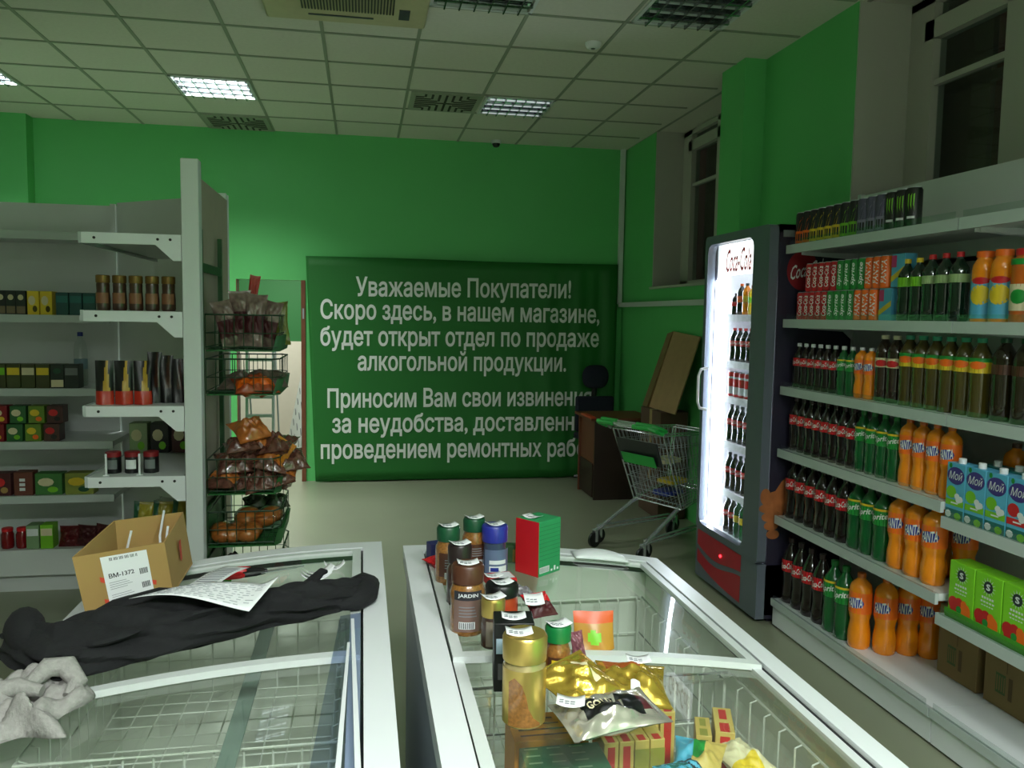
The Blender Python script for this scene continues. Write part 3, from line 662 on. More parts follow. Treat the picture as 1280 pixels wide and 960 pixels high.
# juice cartons of the near bay
def moi(fruit):
    def d(m, sx, sy, sz):
        f = flat(0, -sy/2-.0006, 0); g = flat(0, -sy/2-.001, 0); h = flat(0, -sy/2-.0014, 0)
        quad(m, f, -sx*.48, sx*.48, sz*.0, sz*.18, 5); ell(m, f, -.02, sz*.48, .026, .024, fruit, 14); quad(m, g, -sx*.48, sx*.48, sz*.24, sz*.35, fruit if fruit == 3 else 4)
        for kk, (a, b) in enumerate(((.012, .42), (.03, .38), (.02, .36))): ell(m, flat(0, -sy/2-.0014-.0003*kk, 0), a, sz*b, .014, .012, 2, 8)
        ell(m, g, 0, sz*.78, sx*.46, sz*.155, 1, 20); ell(m, flat(0, -sy/2-.0019, 0), -.028, sz*.95, .008, .01, 6, 8)
        ell(m, g, -.03, sz*.08, .016, .014, 2, 8); ell(m, flat(0, -sy/2-.0018, 0), .02, sz*.07, .018, .014, 4, 8)
        text(m, 'Мой', flat(0, -sy/2-.002, sz*.785), sx*.72, sz*.15, 2, .0, .25)
        quad(m, h, -.018, .018, sz*.28, sz*.305, 2)
    return d
MM = [LBLUE, PURPLE, WHITE2, RED, LIME, TEAL, LGREEN]
gm = 'light blue juice cartons on the near shelf'
for k in range(4):
    carton('juice_carton', ['light blue apple juice carton with purple oval, leftmost of three in front', 'light blue apple juice carton with purple oval, middle of three in front', 'light blue apple juice carton with purple oval, rightmost of three in front', 'juice carton with purple oval and red cherry at the right edge'][k], 'carton', gm, (2.235, 2.685-.1005*k, .9205), .097, .065, .213, MM, moi(3 if k == 3 else 4), cap=WHITE2)
for k in range(3):
    carton('juice_carton', 'white capped juice carton in the second row behind %s blue carton' % ['the leftmost', 'the middle', 'the rightmost'][k], 'carton', gm, (2.33, 2.62-.1005*k, .9205), .097, .065, .213, [TEAL, PURPLE, WHITE2, RED, LIME, TEAL, LGREEN], moi(4), cap=WHITE2)
carton('drink_carton', 'tall teal carton standing behind the blue juice cartons', 'carton', 'cartons behind the juice', (2.46, 2.46, .9205), .12, .08, .3, [TEAL, CREAM], lambda m, sx, sy, sz: ell(m, flat(0, -sy/2-.0006, 0), 0, sz*.75, .02, .02, 1, 10))
o = bottle('orange_soda_bottle', '', 'bottle', 'orange soda bottles behind the blue cartons', 'orange', .29, .044, ORANGED, BROWN, mat('rust_label', (170, 66, 20), .5), .5, .68, 'Fanta', WLET, .8, .1)
rowput(o, [(2.44, 2.665, .9205), (2.44, 2.565, .9205)], lambda i: 'orange soda bottle behind the blue juice cartons, %s from the left' % ORD[i], FR)
def sbox(m, sx, sy, sz):
    f = flat(0, -sy/2-.0006, 0); g = flat(0, -sy/2-.001, 0); h = flat(0, -sy/2-.0016, 0)
    cz = sz*.78
    for k in range(14): a = 2*PI*k/14; m.add([f(.018*math.cos(a-.12), cz+.018*math.sin(a-.12)), f(.036*math.cos(a), cz+.036*math.sin(a)), f(.018*math.cos(a+.12), cz+.018*math.sin(a+.12))], [(0, 1, 2)], 1)
    ell(m, g, 0, cz, .022, .022, 2, 18); text(m, 'S', h if 0 else flat(0, -sy/2-.0016, cz), .02, .024, 1, .04)
    for k, (a, b) in enumerate(((.03, .56), (.034, .49), (.03, .43))): 
        for q in range(5): quad(m, f, -a+.0005+q*a*.4, -a+q*a*.4+a*.3, sz*b, sz*b+.008-.002*k, 1)
    for kk, (cx, cz_, r, mi) in enumerate(((-.035, .22, .026, 3), (-.005, .25, .022, 3), (.028, .17, .026, 4), (.02, .26, .016, 4), (-.03, .12, .02, 3), (.038, .1, .018, 4), (-.004, .14, .014, 5))): ell(m, flat(0, -sy/2-.001-.0003*kk, 0), cx, sz*cz_, r, r, mi, 12)
gs = 'bright green juice boxes in their tray'
for k in range(3):
    carton('juice_carton', 'bright green juice box with dark round emblem, %s from the left' % ORD[k], 'carton', gs, (2.255, 2.635-.133*k, .556), .128, .085, .205, [mat('bright_green', (126, 206, 36), .4, var=.04), WHITE2, mat('emblem', (30, 44, 44), .4), RED, ORANGE, LGREEN], sbox)
tr = MB().box(2.205, 2.30, 2.23, 2.705, .5405, .548).box(2.203, 2.207, 2.23, 2.705, .548, .575).box(2.298, 2.30, 2.23, 2.705, .548, .575).build('display_tray', mat('tray_green', (70, 150, 40), .5), None)
tag(tr, 'flat green cardboard tray under the bright green juice boxes', 'tray')
def cbx(m, sx, sy, sz):
    f = flat(0, -sy/2-.0006, 0); quad(m, f, -.055, -.005, .06, .14, 1); quad(m, f, .01, .03, .05, .14, 2)
    for q in range(4): quad(m, flat(0, -sy/2-.001, 0), -.05+.012*q, -.044+.012*q, .07, .13, 0)
    quad(m, f, -.002, .002, .15, .29, 2)
INKGREEN = mat('box_ink_green', (70, 92, 52), .8)
for y, l in ((2.93, 'brown cardboard case with green print on the bottom shelf'), (2.66, 'brown cardboard case at the lower right picture edge')):
    t = thing('cardboard_case', l, 'box', (2.52, y, .156), -PI/2, 'cardboard cases on the bottom shelf')
    bo = MB().box(-.115, .115, -.06, .06, 0, .30).build('case', CARDK, t, bevel=.003)
    m = MB(); cbx(m, .23, .12, .30); m.build('print', [CARDK, INKGREEN, mat('box_ink', (92, 72, 46), .8)], bo, open_=True)
    MB().box(-.025, .025, -.0606, .0606, .3, .3008).build('tape', mat('tape', (170, 146, 98), .3), bo)
# price hooks on the top shelf
# ---- bottles inside the fridge
FR2 = -math.radians(70)
gf = 'bottles inside the lit fridge'
rowsf = [('topmost', 1.69), ('second', 1.41), ('third', 1.195), ('fourth', .917), ('fifth', .62), ('lowest', .35)]
YS = [4.66-.072*k for k in range(7)]
for i, (nm, z) in enumerate(rowsf):
    if i == 0:
        for k, (bm_, cm_, col, h) in enumerate([(COLA, BLACK, 'small dark', .13), (COLA, ORANGE, 'dark and orange', .185), (ORANGED, BLACK, 'yellow', .185), (mat('yellow_drink', (226, 190, 50), .2), RED, 'bright yellow', .17)]):
            b = bottle('soft_drink_bottle', '%s bottle on the topmost rack in the lit fridge' % col, 'bottle', gf, 'lime', h, .027, bm_, cm_, [RED, ORANGE, YELLOW, LIME][k], .4, .6); b.location = (2.235, YS[k], z); b.rotation_euler = (0, 0, FR2)
    elif i == 2:
        c = can('cola_can', '', gf, RED, .15, .029, lambda b, R, H: (band(b, R, H*.1, H*.4, 1, e=.0006), band(b, R, H*.72, H*.8, 1, e=.0006)), [WHITE2]); rowput(c, [(2.235, y, z) for y in YS], lambda i: 'red and white can, %s from the far side on the fridge rack' % ORD[i], FR2)
    else:
        h = {1: .2, 3: .225, 4: .225, 5: .225}[i]
        c = bottle('cola_bottle', '', 'bottle', gf, 'cola', h, .0295, COLA, RED if i == 1 else BLACK, RED, .46, .62, 'Coca-Cola', WLET)
        n = 2 if i == 5 else 7
        rowput(c, [(2.235, y, z) for y in YS[:n]], lambda k: 'cola bottle in the lit fridge, %s from the far side on the %s rack' % (ORD[k], nm), FR2)
        if i == 5:
            c = bottle('lemon_soda_bottle', '', 'bottle', gf, 'lime', h, .0295, BGREEN, LGREEN, YELLOW, .42, .6)
            rowput(c, [(2.235, y, z) for y in YS[2:]], lambda k: 'green lemon soda bottle, %s from the cola on the lowest fridge rack' % ORD[k], FR2)
# ================================================================== chest freezers
class Fz: pass
def freezer(label, xh, xl, y0, y1, k):
    """xh: high long side, xl: low long side"""
    s = 1 if xl > xh else -1; Wd = abs(xl-xh); F = Fz(); F.s = s
    def zt(x): u = max(0, min(1, abs(x-xh)/Wd)); return .885-k*u*u
    F.zt = zt
    X = lambda a: xh+s*a      # a metres in from the high side
    t = thing('chest_freezer', label, 'freezer', ((xh+xl)/2, (y0+y1)/2, 0), group='white glass top chest freezers')
    def strip(m, a0, a1, ya, yb, top, bot, n=14, mi=0, absb=False):
        vs = []; fs = []
        for i in range(n+1):
            x = X(a0+(a1-a0)*i/n); z = zt(x)
            vs += [(x, ya, z+top), (x, yb, z+top), (x, yb, bot if absb else z+bot), (x, ya, bot if absb else z+bot)]
        for i in range(n):
            for q in range(4): fs.append((4*i+q, 4*i+(q+1) % 4, 4*i+4+(q+1) % 4, 4*i+4+q))
        fs += [(3, 2, 1, 0), (4*n, 4*n+1, 4*n+2, 4*n+3)]
        m.add(vs, fs, mi); return m
    c = MB(); e = .012; b = .10
    strip(c, e, .05, y0+e, y1-e, -.05, b, 3, absb=True); strip(c, Wd-.05, Wd-e, y0+e, y1-e, -.05, b, 3, absb=True)
    strip(c, .05, Wd-.05, y0+e, y0+.05, -.05, b, absb=True); strip(c, .05, Wd-.05, y1-.05, y1-e, -.05, b, absb=True)
    c.box(min(xh, xl)+.05, max(xh, xl)-.05, y0+.05, y1-.05, .1, .2)
    cabm = c.build('cabinet', mat('freezer_side', (176, 186, 192), .35, var=.03), t, world=True)
    m = MB(); a, bb = min(xh, xl)+.06, max(xh, xl)-.06; m.box(a, bb, y0+.06, y1-.06, 0, .1); m.build('plinth', DGREY, t, world=True)
    l = MB(); q = .052
    strip(l, q, q+.012, y0+q, y1-q, -.045, .2, 2, absb=True); strip(l, Wd-q-.012, Wd-q, y0+q, y1-q, -.045, .2, 2, absb=True)
    strip(l, q, Wd-q, y0+q, y0+q+.012, -.045, .2, absb=True); strip(l, q, Wd-q, y1-q-.012, y1-q, -.045, .2, absb=True)
    a, bb = sorted((X(q), X(Wd-q))); l.box(a, bb, y0+q, y1-q, .2, .21)
    l.build('liner', LINER, t, world=True)
    r = MB(); rw = .062
    strip(r, 0, rw, y0, y1, 0, -.05, 4); strip(r, Wd-rw, Wd, y0, y1, 0, -.05, 4)
    strip(r, rw, Wd-rw, y0, y0+rw, 0, -.05); strip(r, rw, Wd-rw, y1-rw, y1, 0, -.05)
    rim = r.build('rim', WHITE2, t, world=True)
    g = MB(); strip(g, rw, rw+.006, y0+rw, y1-rw, -.012, -.04, 2); strip(g, Wd-rw-.006, Wd-rw, y0+rw, y1-rw, -.012, -.04, 2); strip(g, rw+.006, Wd-rw-.006, y1-rw-.006, y1-rw, -.012, -.04)
    g.build('seal', BLACK, rim, world=True)
    ym = (y0+y1)/2
    for nm, ya, yb, dz in (('far', ym-.02, y1-rw-.007, -.002), ('near', y0+rw+.007, ym+.03, -.013)):
        f = MB(); fw = .026; a0 = rw+.007; a1 = Wd-rw-.007
        strip(f, a0, a0+fw, ya, yb, dz, dz-.016, 3); strip(f, a1-fw, a1, ya, yb, dz, dz-.016, 3)
        strip(f, a0+fw, a1-fw, ya, ya+(fw*1.15 if nm == 'far' else fw), dz, dz-.016); strip(f, a0+fw, a1-fw, yb-fw, yb, dz, dz-.016)
        lid = f.build('sliding_lid', WHITE, t, world=True)
        gl = MB(); gl.grid(lambda u, v: (X(a0+fw*.5+(a1-a0-fw)*u), ya+fw*.5+(yb-ya-fw)*v, zt(X(a0+fw*.5+(a1-a0-fw)*u))+dz-.007), 18, 2)
        gl.build('glass', GLASS, lid, world=True, open_=True)
        if nm == 'far': F.lid = lid
        if nm == 'far' and s > 0:
            h = MB(); cx = .80; zz = zt(cx)+.002
            h.grid(lambda u, v: (cx-.095+.19*u, y1-rw-.055+(.075+.02*math.sin(PI*u))*(v-.0)-.0, zt(cx-.095+.19*u)+.002+.022*math.sin(PI*u)**.5*math.sin(PI*v)**.6), 16, 8)
            h.build('lid_handle', WHITE2, lid, world=True, solid=.003, open_=True)
    F.t = t; F.X = X; F.W = Wd; return F
RF = freezer('right hand chest freezer with coffee jars standing on its glass lid', .135, 1.035, .92, 2.71, .078)
LF = freezer('left hand chest freezer with black jacket and cardboard box on its lid', .065, -.825, .95, 2.77, .095)
def basket(label, x0, x1, y0, y1, z0, z1, nx, ny, grp='white wire baskets inside the freezers'):
    t = thing('wire_basket', label, 'basket', ((x0+x1)/2, (y0+y1)/2, z0), group=grp)
    m = MB(); r = .0026
    P = lambda x, y, z: (x, y, z)
    m.tube([(x0, y0, z1), (x1, y0, z1), (x1, y1, z1), (x0, y1, z1)], .0042, 6, True)
    zz = (z0+z1)/2
    m.tube([(x0+.01, y0+.01, zz), (x1-.01, y0+.01, zz), (x1-.01, y1-.01, zz), (x0+.01, y1-.01, zz)], .003, 5, True)
    m.build('rim_wire', WIRE, t, world=True)
    m = MB()
    for k in range(nx+1):
        x = x0+.02+(x1-x0-.04)*k/nx; m.tube([(x, y0, z1), (x, y0+.018, z1-.006), (x, y0+.018, z0), (x, y1-.018, z0), (x, y1-.018, z1-.006), (x, y1, z1)], r, 4)
    for k in range(ny+1):
        y = y0+.02+(y1-y0-.04)*k/ny; m.tube([(x0, y, z1), (x0+.018, y, z1-.006), (x0+.018, y, z0), (x1-.018, y, z0), (x1-.018, y, z1-.006), (x1, y, z1)], r, 4)
    m.build('mesh_wires', WIRE, t, world=True)
    return t
basket('white wire basket holding tea boxes in the right freezer', .235, .95, .99, 1.94, .5, .735, 10, 13)
basket('white wire basket in the far half of the right freezer', .235, .95, 1.97, 2.62, .46, .70, 10, 9)
basket('white wire basket in the near half of the left freezer', -.72, -.05, 1.03, 1.72, .5, .70, 10, 11)
basket('white wire basket under the jacket in the left freezer', -.72, -.05, 1.80, 2.55, .5, .70, 10, 11)
# divider hanging in the left freezer
tag(MB().box(-.30, -.26, 1.06, 2.62, .71, .716).build('divider_bar', mat('divider_grey', (120, 138, 130), .4), None, bevel=.002), 'grey divider bar lying across wire baskets of the left freezer', 'bar')
# blue film strip with white edge strips lying along the lid
fs_ = thing('plastic_film', 'bluish see through plastic strip lying along the left freezer lid', 'film', (-.02, 1.7, .884))
m = MB(); m.add([(-.055, 2.08, .8862), (.0, 2.10, .8862), (.0, 1.0, .8862), (-.105, 1.0, .8862)], [(0, 1, 2, 3)])
m.build('film', FILM, fs_, world=True, open_=True)
m = MB(); m.hexa([(-.028, 2.05, .8864), (-.020, 2.05, .8864), (.008, 1.0, .8864), (-.004, 1.0, .8864), (-.028, 2.05, .8895), (-.020, 2.05, .8895), (.008, 1.0, .8895), (-.004, 1.0, .8895)]); m.build('edge_strip', WHITE2, fs_, world=True)
m = MB(); m.hexa([(-.034, 1.9, .8864), (-.028, 1.9, .8864), (-.04, 1.0, .8864), (-.052, 1.0, .8864), (-.034, 1.9, .889), (-.028, 1.9, .889), (-.04, 1.0, .889), (-.052, 1.0, .889)]); m.build('edge_strip', WHITE2, fs_, world=True)
# ================================================================== goods on the right freezer
def zr(x, near=False): return RF.zt(x)-(.019 if near else .008)
def price_tag(label, x, y, z, w=.052, h=.04, rz=0, tilt=0, bend=.006, print_=True):
    m = MB().grid(lambda u, v: ((u-.5)*w, (v-.5)*h, bend*(2*u-1)**2), 8, 4)
    for k in range(2 if print_ else 0):
        for q in range(3): x0 = -.4*w+q*w*.2; zz = bend*(2*(x0/w+.55)-1)**2+.0012; m.add([(x0, -.25*h+k*h*.2, zz), (x0+w*.15, -.25*h+k*h*.2, zz), (x0+w*.15, -.18*h+k*h*.2, zz), (x0, -.18*h+k*h*.2, zz)], [(0, 1, 2, 3)], 1)
    o = m.build('price_tag', [PAPER, INKG], None, open_=True, solid=.0006)
    o.location = (x, y, z+.0008); o.rotation_euler = (tilt, 0, rz); return tag(o, label, 'price tag', 'white paper price tags')
def jar(label, cat, x, y, h, w, body, lid, lidh=.22, near=False, sq=0, prof=None, lab=None, labs=None, deco=None, rz=.15, tagl=None, neck=.8, tagoff=(0, 0), lidr=1.0, txt=None):
    R = w/2; z = zr(x, near)
    t = thing('coffee_jar', label, cat, (x, y, z), rz, 'coffee jars on the freezer lid')
    hb = h*(1-lidh)
    P = prof or [(.9, 0), (1, .04), (1, .3), (1, .7), (.97, .85), (neck, .96), (neck, 1)]
    b = MB().lathe([(R*r, hb*q) for r, q in P], 24, sq=sq); bo = b.build('glass_body', body, t)
    MB().lathe([(R*neck*1.0*lidr, hb*.985), (R*neck*1.12*lidr, hb*1.0), (R*neck*1.15*lidr, h-.006), (R*neck*1.05*lidr, h), (R*.2, h+.0005)], 24, sq=sq).build('lid', lid, t)
    if lab:
        m = MB(); z0, z1, a = lab; band(m, R, hb*z0, hb*z1, 0, -a, a, 14, e=.0012)
        if deco: deco(m, R, hb)
        if txt: text(m, txt, lambda u, v: ((R+.003)*math.sin(u/R), -(R+.003)*math.cos(u/R), hb*.81+v), R*1.1, hb*.09, 1, .02)
        m.build('label', labs, bo, open_=True)
    if tagl: price_tag(tagl, x+tagoff[0], y+tagoff[1], z+h, rz=rz+.1)
    return t
GJ = mat('dark_glass', (48, 34, 24), .1, var=.3, coat=.6)
def codes(m, R, hb):
    f = cyl(R, 0, .002)
    quad(m, f, -R*.8, R*.8, hb*.72, hb*.9, 2) if R > .04 else None
    quad(m, f, -R*.5, R*.4, hb*.16, hb*.30, 1)
    for k in range(8): quad(m, cyl(R, 0, .0024), -R*.45+k*R*.1, -R*.45+k*R*.1+R*.05, hb*.17, hb*.29, 2)
    for k in range(4): quad(m, f, -R*.5, R*.5-k*.002, hb*(.40+.06*k), hb*(.42+.06*k), 3)
LB = [mat('taupe_label', (118, 92, 84), .5), WHITE2, INK, INKG]
jar('tall brown coffee jar with dark green lid at the far left corner', 'jar', .249, 2.345, .168, .075, COFFEE, DKGREEN, .24, lab=(.2, .75, 1.0), labs=[BROWN, WHITE2, INK, INKG], deco=codes, tagl='price tag on the green lidded jar at the far left corner')
jar('brown coffee jar with dark green lid behind the other green lid', 'jar', .343, 2.475, .160, .075, COFFEE, DKGREEN, .24, lab=(.2, .7, 1.0), labs=[BROWN, WHITE2, INK, INKG], deco=codes, tagl='price tag on the rear green lidded coffee jar')
jar('coffee jar with royal blue lid and grey blue label', 'jar', .402, 2.434, .150, .080, mat('blue_grey_jar', (66, 78, 104), .15, var=.3, coat=.5), mat('royal_blue', (40, 48, 148), .35), .33, prof=[(.92, 0), (1, .05), (.96, .3), (.9, .6), (.86, .8), (.88, 1)], neck=.88, lab=(.08, .8, 1.1), labs=[mat('slate_label', (92, 108, 138), .5), WHITE2, BLUE, INKG], deco=lambda m, R, hb: (quad(m, cyl(R, 0, .002), -R*.7, R*.7, hb*.12, hb*.3, 1), quad(m, cyl(R, 0, .002), -R*.7, R*.6, hb*.36, hb*.48, 1), quad(m, cyl(R, 0, .0024), -R*.6, 0, hb*.14, hb*.26, 2)), tagl='price tag on the royal blue jar lid')
jar('small dark jar with bright blue lid behind the blue lidded jar', 'jar', .372, 2.56, .118, .05, GJ, BLUE, .3)
jar('coffee jar with black brown lid between green lid and brown lid jars', 'jar', .262, 2.165, .165, .072, COFFEED, mat('black_brown', (40, 30, 30), .35), .3, lab=(.3, .8, .9), labs=LB, deco=codes, tagl='price tag on the black brown jar lid')
jar('big golden brown coffee jar with brown lid and taupe label', 'jar', .258, 1.965, .172, .088, COFFEE, BROWN, .26, prof=[(.9, 0), (1, .05), (1, .3), (.94, .55), (1, .82), (.86, .96), (.78, 1)], lab=(.1, .9, .85), labs=LB, deco=codes, rz=-.1, tagl='price tag on the brown lid of the big coffee jar', txt='JARDIN')
jar('low jar with wide black lid and red yellow label', 'jar', .356, 2.03, .10, .084, mat('red_yellow_jar', (170, 60, 30), .3, var=.3), BLACK, .3, neck=.9, tagl='price tag on the wide black jar lid')
jar('slim jar with gold lid squeezed behind the black box', 'jar', .307, 1.868, .118, .056, COFFEED, GOLDL, .36, neck=.9, lab=(.1, .9, .9), labs=[mat('clearish', (120, 110, 96), .2), WHITE2, INK, INKG], tagl='price tag on the slim gold lidded jar')
def swoosh(m, R, hb):
    f = cyl(R, 0, .0022)
    pts = [(-R*.75, .05), (-R*.75, .72), (-R*.45, .80), (-R*.1, .70), (R*.1, .52), (R*.2, .34), (R*.45, .18), (R*.8, .08), (R*.8, .04)]
    tp = pts[1:-1]
    m.add([f(u, hb*.04) for u, v in tp]+[f(u, hb*v) for u, v in tp], [(k, k+1, len(tp)+k+1, len(tp)+k) for k in range(len(tp)-1)], 1)
jar('tall gold coffee jar with gold lid nearest the camera', 'jar', .315, 1.525, .178, .084, mat('clear_jar', (178, 160, 110), .12, .3, coat=.6), GOLDL, .28, near=True, prof=[(.95, 0), (1, .04), (1, .4), (1, .93), (.92, .97), (.92, 1)], neck=.92, lab=(.03, .9, 1.9), labs=[GOLDL, COFFEE, INK, INKG], deco=swoosh, rz=-.2, tagl='price tag on the tall gold jar lid', tagoff=(-.012, .0))
jar('small brown coffee jar with bright green lid and yellow label', 'jar', .433, 1.73, .115, .062, COFFEE, mat('bright_green_lid', (20, 116, 58), .35), .3, near=True, prof=[(.88, 0), (1, .05), (1, .45), (.92, .7), (.72, .95), (.7, 1)], neck=.8, lidr=1.05, lab=(.05, .62, 1.1), labs=[BROWN, YELLOW, INK, WHITE2], deco=lambda m, R, hb: (quad(m, cyl(R, 0, .002), -R*.8, R*.8, hb*.32, hb*.55, 1), [quad(m, cyl(R, 0, .002), -R*.7+k*R*.35, -R*.55+k*R*.35, hb*.08, hb*.26, 3) for k in range(5)]), tagl='price tag on the bright green jar lid')
jar('small dark jar beside the bright green lidded jar', 'jar', .378, 1.715, .085, .045, GJ, BLACK, .2, near=True, lab=(.15, .7, .9), labs=[GREYT, WHITE2, INK, INKG])
def boxi(name, label, cat, x, y, z, sx, sy, sz, mats, deco=None, rz=0, tagl=None, tagoff=(0, 0), grp=None, rx=0):
    t = carton(name, label, cat, grp, (x, y, z), sx, sy, sz, mats, deco, rz)
    if tagl: price_tag(tagl, x+tagoff[0], y+tagoff[1], z+sz, rz=rz)
    return t
def blk(m, sx, sy, sz):
    f = flat(0, -sy/2-.0006, 0)
    quad(m, f, -sx*.45, sx*.1, sz*.56, sz*.78, 1); quad(m, f, -sx*.4, sx*.4, sz*.18, sz*.42, 2)
    g = lambda u, v: (-sx/2-.0006, -u, v); quad(m, g, -sy*.3, sy*.3, sz*.56, sz*.78, 1); quad(m, g, -sy*.4, sy*.4, sz*.12, sz*.4, 2)
boxi('coffee_carton', 'black coffee carton beside the tall gold jar', 'carton', .322, 1.685, zr(.34, True), .085, .075, .150, [BLACK, mat('ice_label', (150, 170, 186), .5), mat('grey_print', (88, 84, 88), .5)], blk, -.12, 'price tag on top of the black coffee carton')
boxi('navy_carton', 'small navy carton at the far left freezer corner', 'carton', .232, 2.56, zr(.23), .05, .04, .06, [mat('navy_box', (34, 36, 92), .5), WHITE2], lambda m, a, b, c: quad(m, flat(0, -b/2-.0006, 0), 0, a*.45, c*.1, c*.6, 1), .3)
def redbag(label, x, y, z, w, h, t, mats, mi=0, rot=(0, 0, 0), seed=1, cat='pouch', name='coffee_pouch', grp=None, crimp=.06, txt=None):
    rd = random.Random(seed); a = [rd.uniform(0, 6) for _ in range(6)]
    def top(sg):
        def fn(u, v):
            e = (math.sin(PI*u)**.55)*(max(0, math.sin(PI*max(0, min(1, (v-crimp)/(1-2*crimp)))))**.55)
            wr = .22*math.sin(9*u+a[0]+4*v)+.18*math.sin(13*v+a[1]-6*u)+.16*math.sin(23*u+a[2])*math.sin(17*v+a[3])+.10*math.sin(31*v+19*u+a[4])
            pin = 1-.10*math.sin(PI*v)**2+.04*math.sin(v*40)*(1 if v < crimp or v > 1-crimp else 0)
            return ((u-.5)*w*pin, (v-.5)*h*(1-.03*math.sin(PI*u)), sg*t*.5*e*(1+wr)+.0006*sg)
        return fn
    m = MB().grid(top(1), 30, 32, mi).grid(top(-1), 22, 26, 0)
    o = m.build(name, mats, None, open_=True); o.location = (x, y, z); o.rotation_euler = rot
    if txt:
        f = top(1); k = MB(); st, u0, v0, wd, ht, mt = txt
        text(k, st, lambda p, q: tuple(Vector(f(u0-q, v0+p))+Vector((0, 0, .004))), wd, ht, 0, .02); k.build('lettering', mt, o, open_=True)
    return tag(o, label, cat, grp)
redbag('small glossy red pouch at the far left corner behind jars', .235, 2.47, zr(.23)+.02, .06, .1, .035, [RED], rot=(.1, 0, .6), seed=3)
def flatred(m, sx, sy, sz):
    f = lambda u, v: (u, v, sz+.0006); quad(m, f, -sx*.1, sx*.45, -sy*.4, sy*.4, 1)
boxi('flat_carton', 'flat red carton lying before the blue lidded jar', 'carton', .402, 2.33, zr(.4), .085, .07, .022, [RED, WHITE2], flatred, .15, 'price tag on the flat red carton', (-.02, 0))
def tall(m, sx, sy, sz):
    f = flat(0, -sy/2-.0006, 0); g = lambda u, v: (sx/2+.0006, u, v)
    quad(m, f, -sx*.5, sx*.5, 0, sz, 1)
    for k in range(9): quad(m, g, -sy*.48, sy*.48, sz*(.3+.075*k), sz*(.305+.075*k), 2)
    quad(m, lambda u, v: (sx/2+.001, u, v), -sy*.46, -sy*.02, sz*.06, sz*.17, 3)
    for k in range(10): quad(m, lambda u, v: (sx/2+.0014, u, v), -sy*.44+k*sy*.04, -sy*.425+k*sy*.04, sz*.07, sz*.16, 2)
    for k in range(3): quad(m, lambda u, v: (sx/2+.001, u, v), sy*(.05+.14*k), sy*(.13+.14*k), sz*.05, sz*.09+.008*(k % 2), 3)
boxi('tall_carton', 'tall red carton with light green lined side standing alone', 'carton', .545, 2.46, zr(.55), .095, .105, .172, [mat('mint_green', (46, 150, 92), .45), RED, DKGREEN, WHITE2], tall, -.92, 'price tag on the tall red and green carton', (-.02, .0))
boxi('small_carton', 'small green and brown carton beside the tall red carton', 'carton', .487, 2.56, zr(.5), .055, .04, .055, [mat('olive_green', (50, 84, 44), .5), mat('ochre', (140, 110, 40), .5)], lambda m, a, b, c: quad(m, flat(0, -b/2-.0006, 0), -.004, a*.45, c*.05, c*.8, 1), -.2)
redbag('red topped dark pouch with price tag right of the wide black lid', .468, 2.086, zr(.47)+.022, .075, .085, .045, [MAROON, RED], lambda u, v: 1 if v > .45 else 0, (.5, 0, .3), 5)
price_tag('price tag leaning on the red topped dark pouch', .445, 2.05, zr(.44)+.047, tilt=.5)
redbag('black and white sachet behind the red topped pouch', .448, 2.2, zr(.45)+.016, .05, .07, .03, [mat('sachet', (120, 116, 120), .3, var=.8, scale=60)], rot=(.3, 0, .8), seed=8)
def standpouch(label, x, y, z, w, h, d, mats, mi, rz, lean=0, seed=2, grp=None, name='stand_up_pouch'):
    rd = random.Random(seed); a = [rd.uniform(0, 6) for _ in range(4)]
    def side(sg):
        def fn(u, v):
            th = d*.5*(1-v)**.8*(math.sin(PI*u)**.5*.9+.1)*(1+.15*math.sin(8*u+a[0]+5*v))
            return ((u-.5)*w*(1-.04*math.sin(PI*v)), sg*th+lean*v*h+.003*math.sin(7*u+a[1])*v, v*h)
        return fn
    m = MB().grid(side(-1), 16, 14, mi).grid(side(1), 16, 14, mi)
    o = m.build(name, mats, None, open_=True); o.location = (x, y, z); o.rotation_euler = (0, 0, rz); return tag(o, label, 'pouch', grp)
def oro(u, v): return 1 if v > .68 else (2 if (u-.45)**2+(v-.3)**2 < .03 else 0)
standpouch('orange topped stand up pouch leaning near the lid divider', .553, 1.85, zr(.55), .10, .085, .04, [mat('ochre_pouch', (178, 128, 46), .35, var=.2), mat('orange_pouch', (206, 84, 30), .4), LIME], oro, -.12, .25, 4)
redbag('small patterned sachet between green lid jar and orange pouch', .498, 1.80, zr(.5)+.03, .035, .06, .02, [mat('pattern_sachet', (120, 70, 80), .35, var=.9, scale=90)], rot=(1.2, 0, .3), seed=11)
# gold pouches lying on the near lid
gp = 'gold foil coffee pouches lying on the near lid'
redbag('crumpled gold pouch leaning behind, left of the other gold pouches', .452, 1.60, zr(.45, True)+.035, .15, .17, .06, [GOLD, CREAM], lambda u, v: 1 if .56 < u < .66 and .3 < v < .8 else 0, (.25, -.1, .5), 21, grp=gp)
redbag('gold pouch at the right back with brown label and price tag', .57, 1.615, zr(.57, True)+.03, .15, .17, .055, [GOLD, WHITE2, mat('red_brown_label', (150, 76, 30), .4)], lambda u, v: 2 if v > .66 and .1 < u < .6 else (1 if .42 < u < .58 and v < .32 else 0), (.1, .05, -.25), 22, grp=gp)
price_tag('price tag on the gold pouch at the right back', .60, 1.665, zr(.6, True)+.062, rz=-.2)
def monar(u, v): return 1 if (.28 < u < .72 and .2 < v < .58) else (3 if (.22 < u < .78 and .6 < v < .8) else (2 if (.3 < u < .7 and .8 <= v < .9) else 0))
P3 = redbag('silver gold pouch with black label lying nearest the camera', .475, 1.475, zr(.47, True)+.034, .135, .205, .05, [SILV, BLACK, MAROON, BLACK], monar, (.05, .05, -1.42), 23, grp=gp, txt=('GOLD', .48, .40, .26, .16, CREAM))
